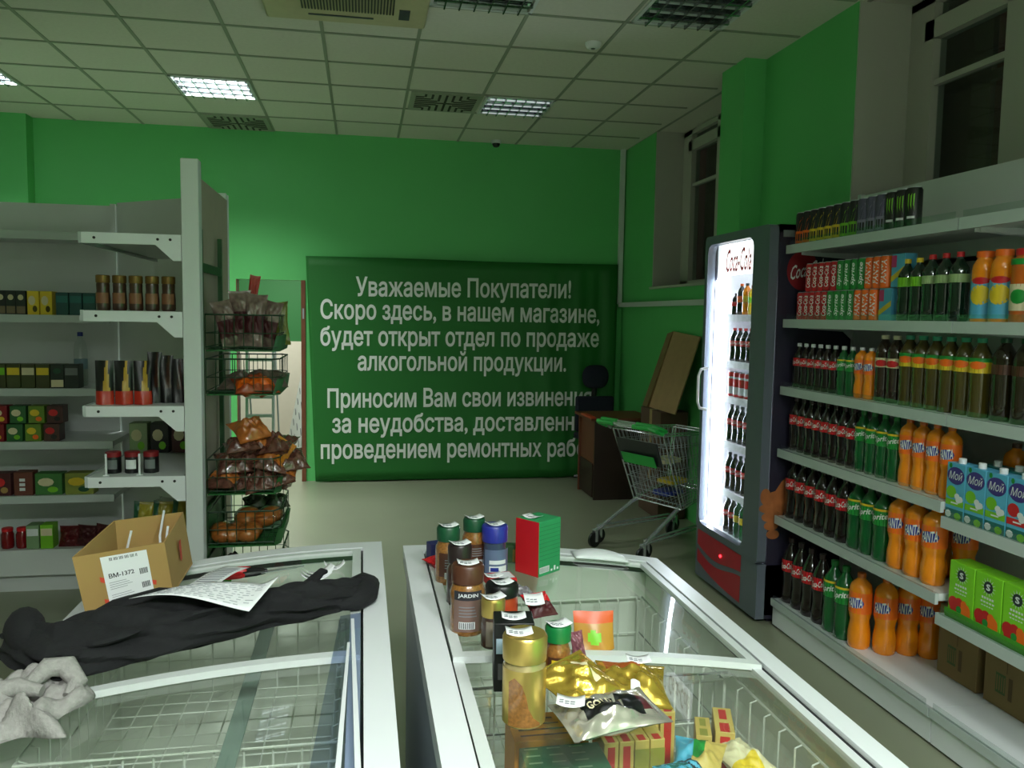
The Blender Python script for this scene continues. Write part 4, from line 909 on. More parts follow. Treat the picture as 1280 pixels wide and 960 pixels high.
price_tag('price tag on the silver gold pouch with black label', .398, 1.478, zr(.4, True)+.056, .055, .045, rz=-.3)
# ---- goods inside the near basket of the right freezer
gt = 'tea boxes packed inside the wire basket'
boxi('tea_carton', 'flat orange carton inside the basket below the tall gold jar', 'carton', .418, 1.765, .585, .17, .125, .135, [mat('amber_box', (214, 140, 34), .5), BROWN, RED], lambda m, sx, sy, sz: [quad(m, lambda u, v: (u, v, sz+.0006), -sx*.4, sx*.3-.01*k, -sy*.35+k*sy*.2, -sy*.30+k*sy*.2, 1) for k in range(4)], 0, grp=gt)
boxi('tea_carton', 'flat green carton with pale lines inside the basket at the frame bottom', 'carton', .43, 1.62, .585, .18, .14, .128, [mat('green_box', (26, 96, 62), .5), mat('pale_print', (130, 160, 130), .6)], lambda m, sx, sy, sz: [quad(m, lambda u, v: (u, v, sz+.0006), -sx*.45+q*sx*.28, -sx*.28+q*sx*.28, -sy*.4+k*sy*.2, -sy*.36+k*sy*.2, 1) for k in range(5) for q in range(3)], 0, grp=gt)
TB = [mat('tea_yellow', (206, 178, 96), .5, var=.1), mat('tea_red', (196, 44, 36), .5), mat('tea_olive', (150, 146, 60), .5)]
def teab(m, sx, sy, sz):
    f = flat(0, -sy/2-.0006, 0); t = lambda u, v: (u, v, sz+.0006)
    quad(m, f, -sx*.25, sx*.25, 0, sz*.92, 1); quad(m, t, -sx*.25, sx*.25, -sy*.5, -sy*.15, 1); quad(m, t, -sx*.2, sx*.2, sy*.0, sy*.4, 1)
def teab2(m, sx, sy, sz):
    f = flat(0, -sy/2-.0006, 0); t = lambda u, v: (u, v, sz+.0006); quad(m, t, -sx*.25, sx*.25, -sy*.5, -sy*.25, 1); quad(m, f, -sx*.5, sx*.5, 0, sz*.85, 2)
for k in range(4):
    boxi('tea_carton', 'yellow tea carton with red band, %s from the left in the front basket row' % ORD[k], 'carton', .545+.036*k, 1.715, .585, .034, .095, .135, TB, teab if k < 2 else teab2, 0, grp=gt)
for k in range(3):
    boxi('tea_carton', 'yellow tea carton with red top, %s from the left in the back basket row' % ORD[k], 'carton', .645+.041*k, 1.83, .585, .036, .09, .135, TB, teab, -.1, grp=gt)
boxi('tea_carton', 'upright yellow tea carton with red band at the basket right side', 'carton', .838, 1.73, .585, .044, .12, .135, TB, teab, -.35, grp=gt)
boxi('tea_carton', 'upright yellow tea carton beside the rightmost red banded carton', 'carton', .79, 1.735, .585, .036, .09, .12, [TB[0], TB[2], TB[2]], teab, -.35, grp=gt)
gb = 'coloured snack bags in the wire basket'
redbag('snack bag with light blue and green print in the basket', .72, 1.60, .70, .11, .14, .05, [TB[0], LBLUE, LGREEN], lambda u, v: 1 if u < .35 else (2 if u < .6 and v > .4 else 0), (.2, 0, -.5), 31, grp=gb)
redbag('pale yellow snack bag in the basket right of the blue green bag', .83, 1.605, .69, .1, .14, .05, [CREAM, YELLOW], lambda u, v: 1 if v < .4 and u < .6 else 0, (.1, 0, .3), 32, grp=gb)
redbag('blue and dark snack bag at the frame bottom in the basket', .665, 1.52, .71, .1, .12, .05, [TEAL, LBLUE, NAVY], lambda u, v: 1 if (u*5+v*3) % 1.3 < .5 else (2 if u > .6 else 0), (.1, 0, .2), 33, grp=gb)
redbag('brown yellow snack bag at the basket near right', .90, 1.50, .67, .11, .13, .05, [CARD, YELLOW], lambda u, v: 1 if v > .5 else 0, (.1, 0, -.2), 34, grp=gb)
redbag('yellow sachet lying in the far basket of the right freezer', .72, 1.98, .49, .1, .13, .04, [YELLOW, CARD], lambda u, v: 1 if u > .5 else 0, (0, 0, .4), 35, grp=gb)
# ================================================================== things on the left freezer
def zl(x): return LF.zt(x)-.006
cb = thing('cardboard_box', 'open cardboard box with white shipping label on the left freezer', 'box', (-.62, 2.45, .84))
A, B, C_, D_ = Vector((-.705, 2.235, .845)), Vector((-.535, 2.405, .862)), Vector((-.535, 2.66, .868)), Vector((-.705, 2.49, .848))
A = Vector((-.705, 2.235, .842)); B = Vector((-.525, 2.385, .86)); C_ = Vector((-.525, 2.65, .866)); D_ = Vector((-.705, 2.52, .848))
up = [Vector((-.735, 2.225, 1.022)), Vector((-.545, 2.378, 1.012)), Vector((-.55, 2.65, 1.034)), Vector((-.72, 2.535, 1.04))]
bs = [A, B, C_, D_]; cen = sum(bs, Vector())/4
names = ['front_wall', 'side_wall', 'back_wall', 'side_wall']
for k in range(4):
    j = (k+1) % 4; inn = lambda p: p+(Vector((cen.x, cen.y, p.z))-p).normalized()*.006
    MB().hexa([bs[k], bs[j], inn(bs[j]), inn(bs[k]), up[k], up[j], inn(up[j]), inn(up[k])]).build(names[k], CARD, cb, world=True)
MB().hexa([p+Vector((0, 0, .0)) for p in bs]+[p+Vector((0, 0, .006)) for p in bs]).build('bottom', CARDIN, cb, world=True)
def bl(u, v, e=.0015):     # bilinear point on the front wall
    n = (B-A).cross(up[0]-A).normalized(); n = n if n.y < 0 else -n
    return (A*(1-u)+B*u)*(1-v)+(up[0]*(1-u)+up[1]*u)*v+n*e
lm = MB(); lm.add([bl(.27, .1), bl(.78, .1), bl(.78, .93), bl(.27, .93)], [(0, 1, 2, 3)])
for k in range(26):
    if (k*7) % 5 != 1: lm.add([bl(.36+.012*k, .85, .002), bl(.366+.012*k, .85, .002), bl(.366+.012*k, .90, .002), bl(.36+.012*k, .90, .002)], [(0, 1, 2, 3)], 1)
    lm.add([bl(.32+.012*k, .125, .002), bl(.327+.012*k, .125, .002), bl(.327+.012*k, .175, .002), bl(.32+.012*k, .175, .002)], [(0, 1, 2, 3)], 1)
for q, (u, v) in enumerate(((.66, .53), (.66, .29))):
    for k in range(6): lm.add([bl(u+.016*k, v, .002), bl(u+.01+.016*k, v, .002), bl(u+.01+.016*k, v+.1, .002), bl(u+.016*k, v+.1, .002)], [(0, 1, 2, 3)], 1)
for k in range(7): lm.add([bl(.31, .5-.035*k-.06*(k > 3), .002), bl(.5+.03*(k % 3), .5-.035*k-.06*(k > 3), .002), bl(.5+.03*(k % 3), .507-.035*k-.06*(k > 3), .002), bl(.31, .507-.035*k-.06*(k > 3), .002)], [(0, 1, 2, 3)], 2)
vs, fs = text_geo('ВМ-1372', .02); lm.add([bl(.46+.28*x, .61+.075*y, .002) for x, y in vs], fs, 1)
fw = [c for c in cb.children if c.name.startswith('front_wall')][0]
lm.build('shipping_label', [PAPER, INK, INKG], fw, world=True, open_=True)
m = MB()
for (u, v) in ((.245, .55), (.245, .2), (.80, .3)): m.add([bl(u-.02, v, .001), bl(u+.02, v-.03, .001), bl(u+.03, v+.05, .001), bl(u-.02, v+.08, .001)], [(0, 1, 2, 3)])
n2 = Vector((1, 0, 0)); m.add([Vector((-.528, 2.5, .92)), Vector((-.53, 2.53, .92)), Vector((-.534, 2.53, .98)), Vector((-.533, 2.5, .98))], [(0, 1, 2, 3)])
m.build('red_print', mat('faded_red', (206, 70, 46), .7), fw, world=True, open_=True)
for k, pts in enumerate([[(-.655, 2.47, .87), (-.66, 2.44, .98), (-.65, 2.45, 1.03)], [(-.60, 2.62, 1.045), (-.585, 2.5, 1.0), (-.575, 2.46, .96), (-.58, 2.46, .9)], [(-.565, 2.5, .9), (-.562, 2.48, 1.0), (-.56, 2.49, 1.03)]]):
    MB().tube(pts, .0035, 6).build('strapping_band', WHITE2, cb, world=True)
# black jacket: a rolled, folded garment laid across the lid
jk = thing('black_jacket', 'rolled black jacket lying across the left freezer lid', 'jacket', (-.4, 2.05, .87))
path = [(-.835, 2.055, .865), (-.77, 2.03, .875), (-.69, 1.985, .878), (-.60, 1.985, .89), (-.5, 2.01, .895), (-.40, 2.03, .90), (-.30, 2.07, .905), (-.22, 2.11, .91), (-.14, 2.12, .915), (-.07, 2.14, .915), (-.01, 2.17, .915), (.015, 2.19, .915)]
wid = [.03, .075, .105, .11, .10, .092, .078, .07, .07, .058, .05, .03]; hei = [.03, .045, .052, .055, .055, .055, .048, .045, .042, .036, .034, .02]
def interp(a, u):
    q = u*(len(a)-1); i = min(int(q), len(a)-2); f = q-i; f = f*f*(3-2*f)*.5+f*.5
    return a[i]*(1-f)+a[i+1]*f
px_, py_, pz_ = [[p[k] for p in path] for k in range(3)]
def jf(u, v):
    a = 2*PI*v; x, y, z = interp(px_, u), interp(py_, u), interp(pz_, u)
    fold = 1+.15*math.sin(5*a+9*u)+.10*math.sin(9*a-27*u+1)+.06*math.sin(41*u+3*a)
    ww = interp(wid, u)*fold; hh = interp(hei, u)*(1+.17*math.sin(3*a+13*u)+.13*math.sin(8*a-33*u)+.05*math.sin(13*a+50*u))
    zz = z+hh*math.sin(a)
    return (x+.012*math.sin(3*a+5*u), y+ww*math.cos(a), max(zz, LF.zt(x)+.001))
JM = mat('black_fabric', (14, 15, 18), .9, var=.25, scale=60, bump=.2)
jo = MB().grid(jf, 150, 64, cv=True).build('garment', JM, jk, world=True)
def roll(label, pts, r): MB().tube(pts, r, 14).build(label, JM, jk, world=True)
roll('cuff', [(-.06, 2.10, .905), (-.015, 2.12, .91), (.012, 2.16, .915), (.018, 2.21, .92), (.0, 2.25, .92), (-.03, 2.26, .915)], [.012, .026, .031, .03, .024, .012])
roll('strap', [(-.15, 2.18, .925), (-.13, 2.25, .93), (-.112, 2.30, .935), (-.10, 2.315, .93)], [.02, .014, .011, .006])
roll('collar', [(-.72, 1.95, .875), (-.76, 2.0, .895), (-.785, 2.05, .905), (-.80, 2.09, .90), (-.79, 2.12, .88)], [.02, .038, .045, .042, .018])
roll('sleeve', [(-.68, 2.09, .89), (-.6, 2.11, .915), (-.5, 2.12, .935), (-.4, 2.115, .93), (-.3, 2.13, .92)], [.015, .03, .032, .03, .012])
# grey cloth
gc = thing('grey_cloth', 'crumpled light grey knitted cloth at the left edge', 'cloth', (-.72, 1.79, .82))
GC = mat('grey_knit', (150, 148, 144), .95, var=.25, scale=90, bump=.4)
def gf_(u, v):
    x = -.92+.34*u; y = 1.66+.25*v; e = min(1, 5*min(u+.25, 1-u, v, 1-v)); 
    x2 = x+.02*math.sin(9*v+2)*(u); y2 = y+.02*math.sin(11*u)
    h = .022+.03*math.sin(9*u+3*v)*math.sin(7*v+1)+.022*abs(math.sin(13*u-9*v))+.03*math.exp(-((u-.45)**2+(v-.75)**2)*14)+.012*math.sin(31*u+17*v)
    return (x2, y2, (LF.zt(x)-.002 if x > -.825 else .80-(-.825-x)*.9)+max(.003, h*max(0, e)**.5))
MB().grid(gf_, 60, 48).build('cloth', GC, gc, world=True, solid=.004, open_=True)
MB().tube([(-.70, 1.82, .86), (-.665, 1.85, .89), (-.63, 1.86, .885), (-.60, 1.83, .862), (-.61, 1.80, .845)], [.014, .022, .024, .02, .012], 12).build('fold', GC, gc, world=True)
MB().tube([(-.82, 1.76, .84), (-.77, 1.80, .862), (-.71, 1.81, .868), (-.66, 1.80, .86)], [.012, .02, .02, .012], 12).build('fold', GC, gc, world=True)
# paper sheet, receipt and slips
def sheet(name, label, cat, P, nu, nv, bend, marks, mk=INKG):
    def fn(u, v, e=0):
        p = (Vector(P[0])*(1-u)+Vector(P[1])*u)*(1-v)+(Vector(P[3])*(1-u)+Vector(P[2])*u)*v
        return (p.x, p.y, p.z+bend(u, v)+e)
    m = MB().grid(lambda u, v: fn(u, v), nu, nv)
    for (u0, u1, v0, v1) in marks: m.add([fn(u0, v0, .001), fn(u1, v0, .001), fn(u1, v1, .001), fn(u0, v1, .001)], [(0, 1, 2, 3)], 1)
    return tag(m.build(name, [PAPER, mk], None, solid=.0005, open_=True), label, cat)
rd = random.Random(4)
mk = []
for i in range(10):
    u = .06
    while u < .9: l = rd.uniform(.02, .07); mk.append((u, u+l, .1+i*.085, .118+i*.085)); u += l+rd.uniform(.015, .06)
sheet('paper_sheet', 'curved white paper sheet with grey printed lines lying on the black jacket', 'paper', [(-.545, 2.02, .975), (-.262, 1.95, .975), (-.205, 2.085, .988), (-.47, 2.10, .972)], 24, 8, lambda u, v: .018*math.sin(PI*u*1.2+.3)*(1-.4*v)-.004+.03*max(0, u-.85)*v*5, mk, mat('faint_ink', (172, 175, 182), .8))
mk = [(.1, .85, .1+k*.07, .12+k*.07) for k in range(11)]
sheet('paper_strip', 'narrow white paper strip lying behind the curved sheet', 'paper', [(-.435, 2.15, .962), (-.365, 2.14, .962), (-.325, 2.43, .915), (-.392, 2.455, .915)], 6, 16, lambda u, v: .006*math.sin(PI*v), mk)
for n, (x, y, rz, sc) in enumerate([(-.134, 2.42, .25, 1.6), (-.084, 2.51, .1, 1.1), (-.028, 2.31, -.1, 1.25)]):
    lab = ['stack of folded price slips left of the other slips on left lid', 'single white slip nearest the far rim of the left lid', 'curled white slip right beside the jacket cuff'][n]
    for q in range(3 if n == 0 else 1):
        l2 = lab if n else ['lowest slip of the small stack on the left freezer lid', 'middle slip of the small stack on the left freezer lid', 'topmost slip of the small stack on the left freezer lid'][q]
        price_tag(l2, x+.004*q, y+.004*q, zl(x)+.0015+.0065*q, .055*sc, .038, rz+.12*q, 0, .02, n == 1)
# scissors and cutter
sc_ = thing('scissors', 'scissors with red and black handles lying on the left freezer lid', 'scissors', (-.33, 2.53, zl(-.33)))
m = MB(); z = zl(-.3)+.008
m.prism([(-.31, 2.525), (-.295, 2.535), (-.18, 2.572), (-.178, 2.57), (-.29, 2.518)], z-.002, z+.001).prism([(-.31, 2.52), (-.29, 2.512), (-.20, 2.548), (-.198, 2.546), (-.3, 2.505)], z+.001, z+.003); m.build('blades', CHROME, sc_, world=True)
def loop(cx, cy, rx, ry, a):
    return [(cx+rx*math.cos(q)*math.cos(a)-ry*math.sin(q)*math.sin(a), cy+rx*math.cos(q)*math.sin(a)+ry*math.sin(q)*math.cos(a), z+.002) for q in [2*PI*k/18 for k in range(18)]]
MB().tube(loop(-.375, 2.545, .036, .014, .1), .0075, 8, True).build('red_loop', RED, sc_, world=True)
MB().tube(loop(-.388, 2.492, .038, .015, .05), .0075, 8, True).build('red_loop', RED, sc_, world=True)
MB().tube([(-.345, 2.54, z+.002), (-.31, 2.53, z+.002), (-.285, 2.527, z+.002)], [.009, .011, .006], 8).tube([(-.352, 2.495, z+.002), (-.315, 2.51, z+.002), (-.29, 2.518, z+.002)], [.009, .010, .006], 8).build('black_grip', BLACK, sc_, world=True)
ck2 = thing('utility_knife', 'utility knife with bright green and black grip beside the cardboard box', 'knife', (-.42, 2.40, zl(-.42)))
z = zl(-.42)+.009
MB().tube([(-.465, 2.475, z), (-.43, 2.485, z+.002), (-.40, 2.487, z)], [.012, .014, .011], 10).tube([(-.41, 2.487, z), (-.385, 2.492, z)], [.012, .012], 10).build('green_grip', mat('bright_green_grip', (40, 176, 50), .4), ck2, world=True)
MB().tube([(-.455, 2.455, z), (-.44, 2.40, z), (-.43, 2.33, z)], [.012, .014, .01], 10).tube([(-.41, 2.47, z), (-.43, 2.41, z)], [.01, .01], 10).build('black_body', BLACK, ck2, world=True)
# ================================================================== snack rack right of the gondola post
sr = thing('snack_rack', 'green wire snack rack with hanging baskets right of the gondola post', 'rack', (-.60, 4.2, 0))
m = MB()
mat('rack_green', (32, 84, 40), .5)
for y in (3.94, 4.46): MB().box(-.735, -.715, y-.015, y+.015, 0, 2.03).build('post', MATS['rack_green'], sr, world=True)
for zc in (1.84, .45): MB().box(-.733, -.717, 3.955, 4.445, zc, zc+.04).build('crossbar', MATS['rack_green'], sr, world=True)
for y in (3.92, 4.44): MB().box(-.735, -.40, y, y+.04, 0, .03).build('foot', MATS['rack_green'], sr, world=True)
MB().box(-.735, -.725, 3.955, 4.445, .06, .72).build('lower_panel', GTRAY, sr, world=True)
def tier(z, d=.17):
    b = MB(); x0, x1, y0, y1 = -.71, -.385, 3.95, 4.45
    z1 = z+d
    for zz, r in ((z1, .004), ((z+z1)/2, .0025), (z+.02, .003)): b.tube([(x0, y0, zz), (x1-.03, y0, zz), (x1, y0+.05, zz), (x1, y1-.05, zz), (x1-.03, y1, zz), (x0, y1, zz)], r, 5, True)
    for k in range(8):
        x = x0+(x1-x0-.03)*k/7; b.tube([(x, y0, z1), (x, y0, z+.01), (x, y1, z+.01), (x, y1, z1)], .002, 4)
    for k in range(6):
        y = y0+.05+(y1-y0-.1)*k/5; b.tube([(x0, y, z+.01), (x1, y, z+.01), (x1, y, z1)], .002, 4)
    bo = b.build('wire_basket', GWIRE, sr, world=True)
    t = MB().box(x0, x1-.02, y0+.004, y1-.004, z, z+.006).hexa([(x1-.03, y0+.004, z), (x1+.0, y0+.05, z), (x1+.0, y1-.05, z), (x1-.03, y1-.004, z), (x1-.01, y0+.006, z+.075), (x1+.012, y0+.05, z+.075), (x1+.012, y1-.05, z+.075), (x1-.01, y1-.006, z+.075)])
    t.build('green_tray', GTRAY, bo, world=True)
TZ = (1.475, 1.27, .80, .53, .40)
for z in (1.475, 1.27, .80, .55, .33): tier(z)
rd = random.Random(9)
def snack(label, x, y, z, w, h, t, mt, rot, seed, grp): return redbag(label, x, y, z, w, h, t, mt, (lambda u, v: 1 if .2 < v < .55 else 0) if len(mt) > 1 else 0, rot, seed, 'snack bag', 'snack_bag', grp)
g1 = 'dark snack bags standing in the top basket'
PB = mat('dark_snack', (124, 104, 96), .22, var=.9, scale=26, coat=.8, bump=.5)
for k in range(4):
    snack('dark snack bag standing in the top rack basket, %s from the left' % ORD[k], -.625+.062*k, 4.02+.03*(k % 2), 1.60+.02*((k*2) % 3), .10, .23+.012*(k % 3), .05, [PB, MAROON], (PI/2-.18+.08*(k % 2), .14*(k-1.5), .5-.3*k), 40+k, g1)
snack('red topped stick shaped bag rising above the top rack basket', -.53, 4.18, 1.73, .05, .22, .03, [mat('stick_red', (176, 60, 44), .4), CREAM], (PI/2, .15, .2), 50, g1)
snack('olive yellow snack bag at the right of the top rack basket', -.43, 4.25, 1.60, .14, .22, .05, [mat('olive_bag', (120, 124, 50), .3, var=.3, coat=.4)], (PI/2-.1, -.1, -.2), 51, g1)
g2 = 'small bags lying in the second basket'
for k, (x, y, z, mt, l) in enumerate([(-.57, 4.1, 1.32, [mat('grey_brown_bag', (110, 94, 84), .3, var=.8, scale=50, coat=.5)], 'grey brown bag left in the second rack basket'), (-.46, 4.12, 1.33, [MATS['grey_brown_bag']], 'grey brown bag right in the second rack basket'), (-.50, 4.02, 1.31, [mat('rust_bag', (160, 70, 36), .3, var=.5, coat=.5), ORANGE], 'rust and orange bag at the front of the second rack basket')]):
    snack(l, x, y, z, .20, .17, .085, mt, (.35, 0, .2*k-.1), 60+k, g2)
g3 = 'bagged cookies heaped in the third basket'
n = 0
for lay, (z, cnt) in enumerate(((.86, 4), (.935, 4), (1.01, 3), (1.085, 1))):
    for k in range(cnt):
        x = -.645+.085*k+.035*lay; nm = ['lowest', 'second', 'third', 'topmost'][lay]
        m_ = [BREADD] if (k+lay) % 3 else [BREADD, BREAD]
        snack('bag of dark cookies, %s from the left in the %s layer of the heap' % (ORD[k], nm) if cnt > 1 else 'golden brown bag topmost on the cookie heap', x, 4.03+.05*(k % 2)+.03*lay, z, .165, .19, .10, m_ if cnt > 1 else [BREAD], (rd.uniform(.1, .5), rd.uniform(-.3, .3), rd.uniform(-.6, .6)), 70+n, g3); n += 1
snack('orange packet at the right rim of the cookie heap', -.385, 4.05, .99, .10, .12, .04, [mat('orange_packet', (200, 128, 30), .4)], (PI/2-.3, .6, .2), 90, g3)
g4 = 'bread buns in bags in the fourth basket'
for k in range(5):
    lb = 'bagged golden buns, %s from the left in the fourth rack basket' % ORD[k]
    o = thing('bread_bag', lb, 'bread', (-.66+.062*k if k < 3 else -.56+.10*(k-3), 4.04 if k < 3 else 4.16, .60 if k < 3 else .645), rd.uniform(-.3, .3), g4)
    bm_ = MB()
    for q in range(2): bm_.grid(lambda u, v: (.052*math.sin(PI*v)*math.cos(2*PI*u)*1.1, -.045+.09*q+.052*math.sin(PI*v)*math.sin(2*PI*u), .042*math.cos(PI*v)*-1+.0), 16, 10, cu=True)
    bm_.build('buns', BREAD, o)
    MB().grid(lambda u, v: ((.062+.003*math.sin(14*u*PI+9*v))*math.sin(PI*v)*math.cos(2*PI*u), (.112+.005*math.sin(18*u*PI+5*v))*math.sin(PI*v)*math.sin(2*PI*u), -.052*math.cos(PI*v)), 26, 14, cu=True).build('clear_bag', PLAST, o)
for k, (x, l) in enumerate(((-.54, 'grey green bag behind the buns, left one in the fourth rack basket'), (-.44, 'grey green bag behind the buns, right one in the fourth rack basket'))):
    snack(l, x, 4.32, .68, .13, .12, .08, [mat('grey_green_bag', (74, 84, 66), .25, var=.5, coat=.6)], (.3, 0, .2), 100+k, g4)
g5 = 'dark bags in the lowest basket'
for k in range(3):
    snack('dark glossy bag, %s from the left in the lowest rack basket' % ORD[k], -.62+.085*k, 4.05, .42, .15, .18, .11, [mat('black_bag', (58, 52, 52), .2, var=.95, scale=40, coat=1, bump=.8)], (.3, .2*(k-1), .3*k), 110+k, g5)
snack('small red and grey packet at the right of the lowest rack basket', -.40, 4.12, .44, .08, .1, .04, [GREY, RED], (.4, 0, .3), 120, g5)
# ================================================================== desk, chair, carts, boards at the back
dk = thing('desk', 'brown office desk before the right end of the banner', 'desk', (2.25, 7.45, 0))
MB().box(2.02, 2.63, 7.02, 7.6, .73, .755).build('desk_top', WOODB, dk, world=True, bevel=.003)
MB().box(2.07, 2.09, 7.08, 7.56, .32, .73).build('front_panel', WOODB, dk, world=True)
MB().box(2.05, 2.6, 7.53, 7.555, 0, .73).build('side_panel', WOODB, dk, world=True)
MB().box(2.07, 2.6, 7.06, 7.085, 0, .73).build('side_panel', WOODD, dk, world=True)
MB().box(2.09, 2.55, 7.1, 7.52, .0, .3).box(2.06, 2.075, 7.1, 7.52, .02, .33).build('lower_panel', WOODD, dk, world=True)
oc = thing('office_chair', 'dark office chair with headrest behind the brown desk', 'chair', (2.33, 7.98, 0), 0)
MB().grid(lambda u, v: (.14*math.sin(PI*v)**.6*math.cos(2*PI*u), .04*math.sin(PI*v)*math.sin(2*PI*u), 1.06-.12*math.cos(PI*v)), 20, 12, cu=True).build('headrest', mat('dark_blue_fabric', (28, 32, 48), .9), oc)
MB().tube([(0, .02, .55), (0, .04, .8), (0, .02, 1.0)], .03, 8).build('back_post', BLACK, oc)
MB().box(-.2, .2, -.02, .04, .5, .86).build('backrest', MATS['dark_blue_fabric'], oc, bevel=.02)
MB().box(-.22, .22, -.36, 0, .44, .5).build('seat', MATS['dark_blue_fabric'], oc, bevel=.02)
MB().lathe([(.025, .06), (.025, .44)], 10, c=(0, -.2, 0)).build('column', CHROME, oc)
m = MB()
for k in range(5): m.tube([(0, -.2, .08), (.26*math.cos(k*1.257), -.2+.26*math.sin(k*1.257), .05)], .015, 6)
m.build('star_base', BLACK, oc)
tag(MB().box(2.0, 2.05, 6.98, 7.3, .7555, .775).build('red_folder', mat('orange_folder', (196, 76, 40), .5), None, bevel=.004), 'orange folder lying on the near edge of the brown desk', 'folder')
# shopping carts
def cart(label, loc, rz, child):
    """local +x is the way the cart points, handle at x=-0.45"""
    t = thing('shopping_cart', label, 'shopping cart', loc, rz, 'shopping carts nested by the fridge')
    W0, W1 = .25, .20
    def P(s, x, z): return (x, s*(W0+(W1-W0)*(x+.42)/.9), z)
    corners = {'bl': (-.40, .86), 'br': (-.18, .32), 'fl': (.20, .86), 'fr': (.16, .46)}
    f = MB()
    for s in (-1, 1):
        f.tube([P(s, -.40, .86), P(s, .20, .83), P(s, .16, .40), P(s, -.18, .32), P(s, -.40, .86)], .006, 6)
    for a in ((-.40, .86), (.20, .83), (.16, .40), (-.18, .32)): f.tube([P(-1, *a), P(1, *a)], .006, 6)
    bk = f.build('basket', CHROME, t)
    m = MB()
    for s in (-1, 1):
        for k in range(1, 14): q = k/14; m.tube([P(s, -.40+.60*q, .86-.03*q), P(s, -.18+.34*q, .32+.08*q)], .002, 4)
        for k in range(1, 6): q = k/6; m.tube([P(s, -.40+.22*q, .86-.54*q), P(s, .20-.04*q, .83-.43*q)], .002, 4)
    for k in range(1, 12):
        q = -1+2*k/12
        m.tube([P(q, -.40, .86), P(q, -.18, .32), P(q, .16, .40), P(q, .20, .83)], .002, 4)
    for k in range(1, 6): q = k/6; m.tube([P(-1, -.40+.22*q, .86-.54*q), P(1, -.40+.22*q, .86-.54*q)], .002, 4)
    m.build('basket_wires', STEEL, bk)
    h = MB().tube([(-.40, -.27, .86), (-.52, -.27, .91), (-.54, -.25, .92), (-.54, .25, .92), (-.52, .27, .91), (-.40, .27, .86)], .011, 8).build('handle', CHROME, t)
    for s in (-1, 1): MB().tube([(-.545, s*.10, .92), (-.545, s*.255, .92), (-.52, s*.275, .91), (-.44, s*.275, .88)], .017, 8).build('green_grip', mat('grip_green', (40, 168, 70), .4), h)
    if child:
        fl = MB().hexa([(-.42, -.20, .80), (-.42, .20, .80), (-.41, .20, .80), (-.41, -.20, .80), (-.355, -.20, .63), (-.355, .20, .63), (-.345, .20, .63), (-.345, -.20, .63)]).build('ad_plate', mat('plate_dark', (36, 38, 40), .4), t)
        m = MB(); m.hexa([(-.405, -.16, .70), (-.405, .16, .70), (-.40, .16, .70), (-.40, -.16, .70), (-.365, -.16, .62), (-.365, .16, .62), (-.36, .16, .62), (-.36, -.16, .62)]); m.build('green_strip', MATS['grip_green'], fl)
    for s in (-1, 1):
        MB().tube([(-.16, s*.20, .32), (-.22, s*.21, .30), (-.56, s*.24, .115)], .013, 8).tube([(-.56, s*.24, .13), (.10, s*.17, .14), (.16, s*.16, .12)], .009, 8).build('chassis_leg', CHROME, t)
    for x, w in ((-.56, .24), (.16, .16)):
        for s in (-1, 1):
            fk = MB().box(x-.012, x+.012, s*w-.02, s*w-.014, .04, .13).box(x-.012, x+.012, s*w+.014, s*w+.02, .04, .13).box(x-.012, x+.012, s*w-.02, s*w+.02, .12, .132).build('caster_fork', CHROME, t)
            MB().lathe([(.03, -.012), (.055, -.010), (.055, .010), (.03, .012)], 18).xf(Matrix.Translation((x-.005, s*w, .055)) @ Matrix.Rotation(PI/2, 4, 'X')).build('wheel', BLACK, fk)
    return t
CR = math.radians(26)
cart('near shopping cart with green handle grips beside the drinks fridge', (2.27, 5.63, 0), CR, True)
cart('shopping cart nested ahead of the near one by the desk', (2.335, 5.74, 0), math.radians(26), False)
# leaflets and packs left in the near cart
for k, (x, y, z, mt, l) in enumerate([(2.17, 5.57, .62, CREAM, 'pale leaflet stack on the wire of the near shopping cart'), (2.24, 5.60, .50, YELLOW, 'yellow pack lying inside the near shopping cart'), (2.20, 5.58, .42, BLUE, 'dark blue pack at the bottom of the near shopping cart')]):
    o = MB().box(-.09, .09, -.07, .07, 0, .035).build('leaflet_stack' if k == 0 else 'grocery_pack', mt, None, bevel=.006); o.location = (x, y, z-.04 if k else z); o.rotation_euler = (0, 0, CR); tag(o, l, 'pack')
# boards leaning by the right wall
wb = thing('cardboard_sheet', 'tall cardboard sheet leaning on the green wall behind the fridge', 'cardboard', (2.5, 6.3, 0))
MB().hexa([(2.43, 6.66, .9), (2.44, 6.1, .9), (2.45, 6.1, .9), (2.44, 6.66, .9), (2.63, 6.66, 1.55), (2.63, 6.1, 1.52), (2.64, 6.1, 1.52), (2.64, 6.66, 1.55)]).build('sheet', mat('tan_board', (178, 142, 104), .8), wb, world=True)
MB().hexa([(2.41, 6.78, .9), (2.41, 6.66, .9), (2.43, 6.66, .9), (2.43, 6.78, .9), (2.62, 6.78, 1.53), (2.62, 6.66, 1.55), (2.64, 6.66, 1.55), (2.64, 6.78, 1.53)]).build('folded_edge', CARDK, wb, world=True)
cbx2 = thing('cardboard_case', 'large brown box standing under the leaning cardboard sheet', 'box', (2.52, 6.54, 0))
MB().box(2.40, 2.64, 6.3, 6.78, 0, .895).build('case', mat('brown_case', (96, 70, 56), .8), cbx2, world=True, bevel=.004)
MB().box(2.3995, 2.6405, 6.5, 6.56, .3, .8955).build('tape', mat('tape', (170, 146, 98), .3), cbx2, world=True)
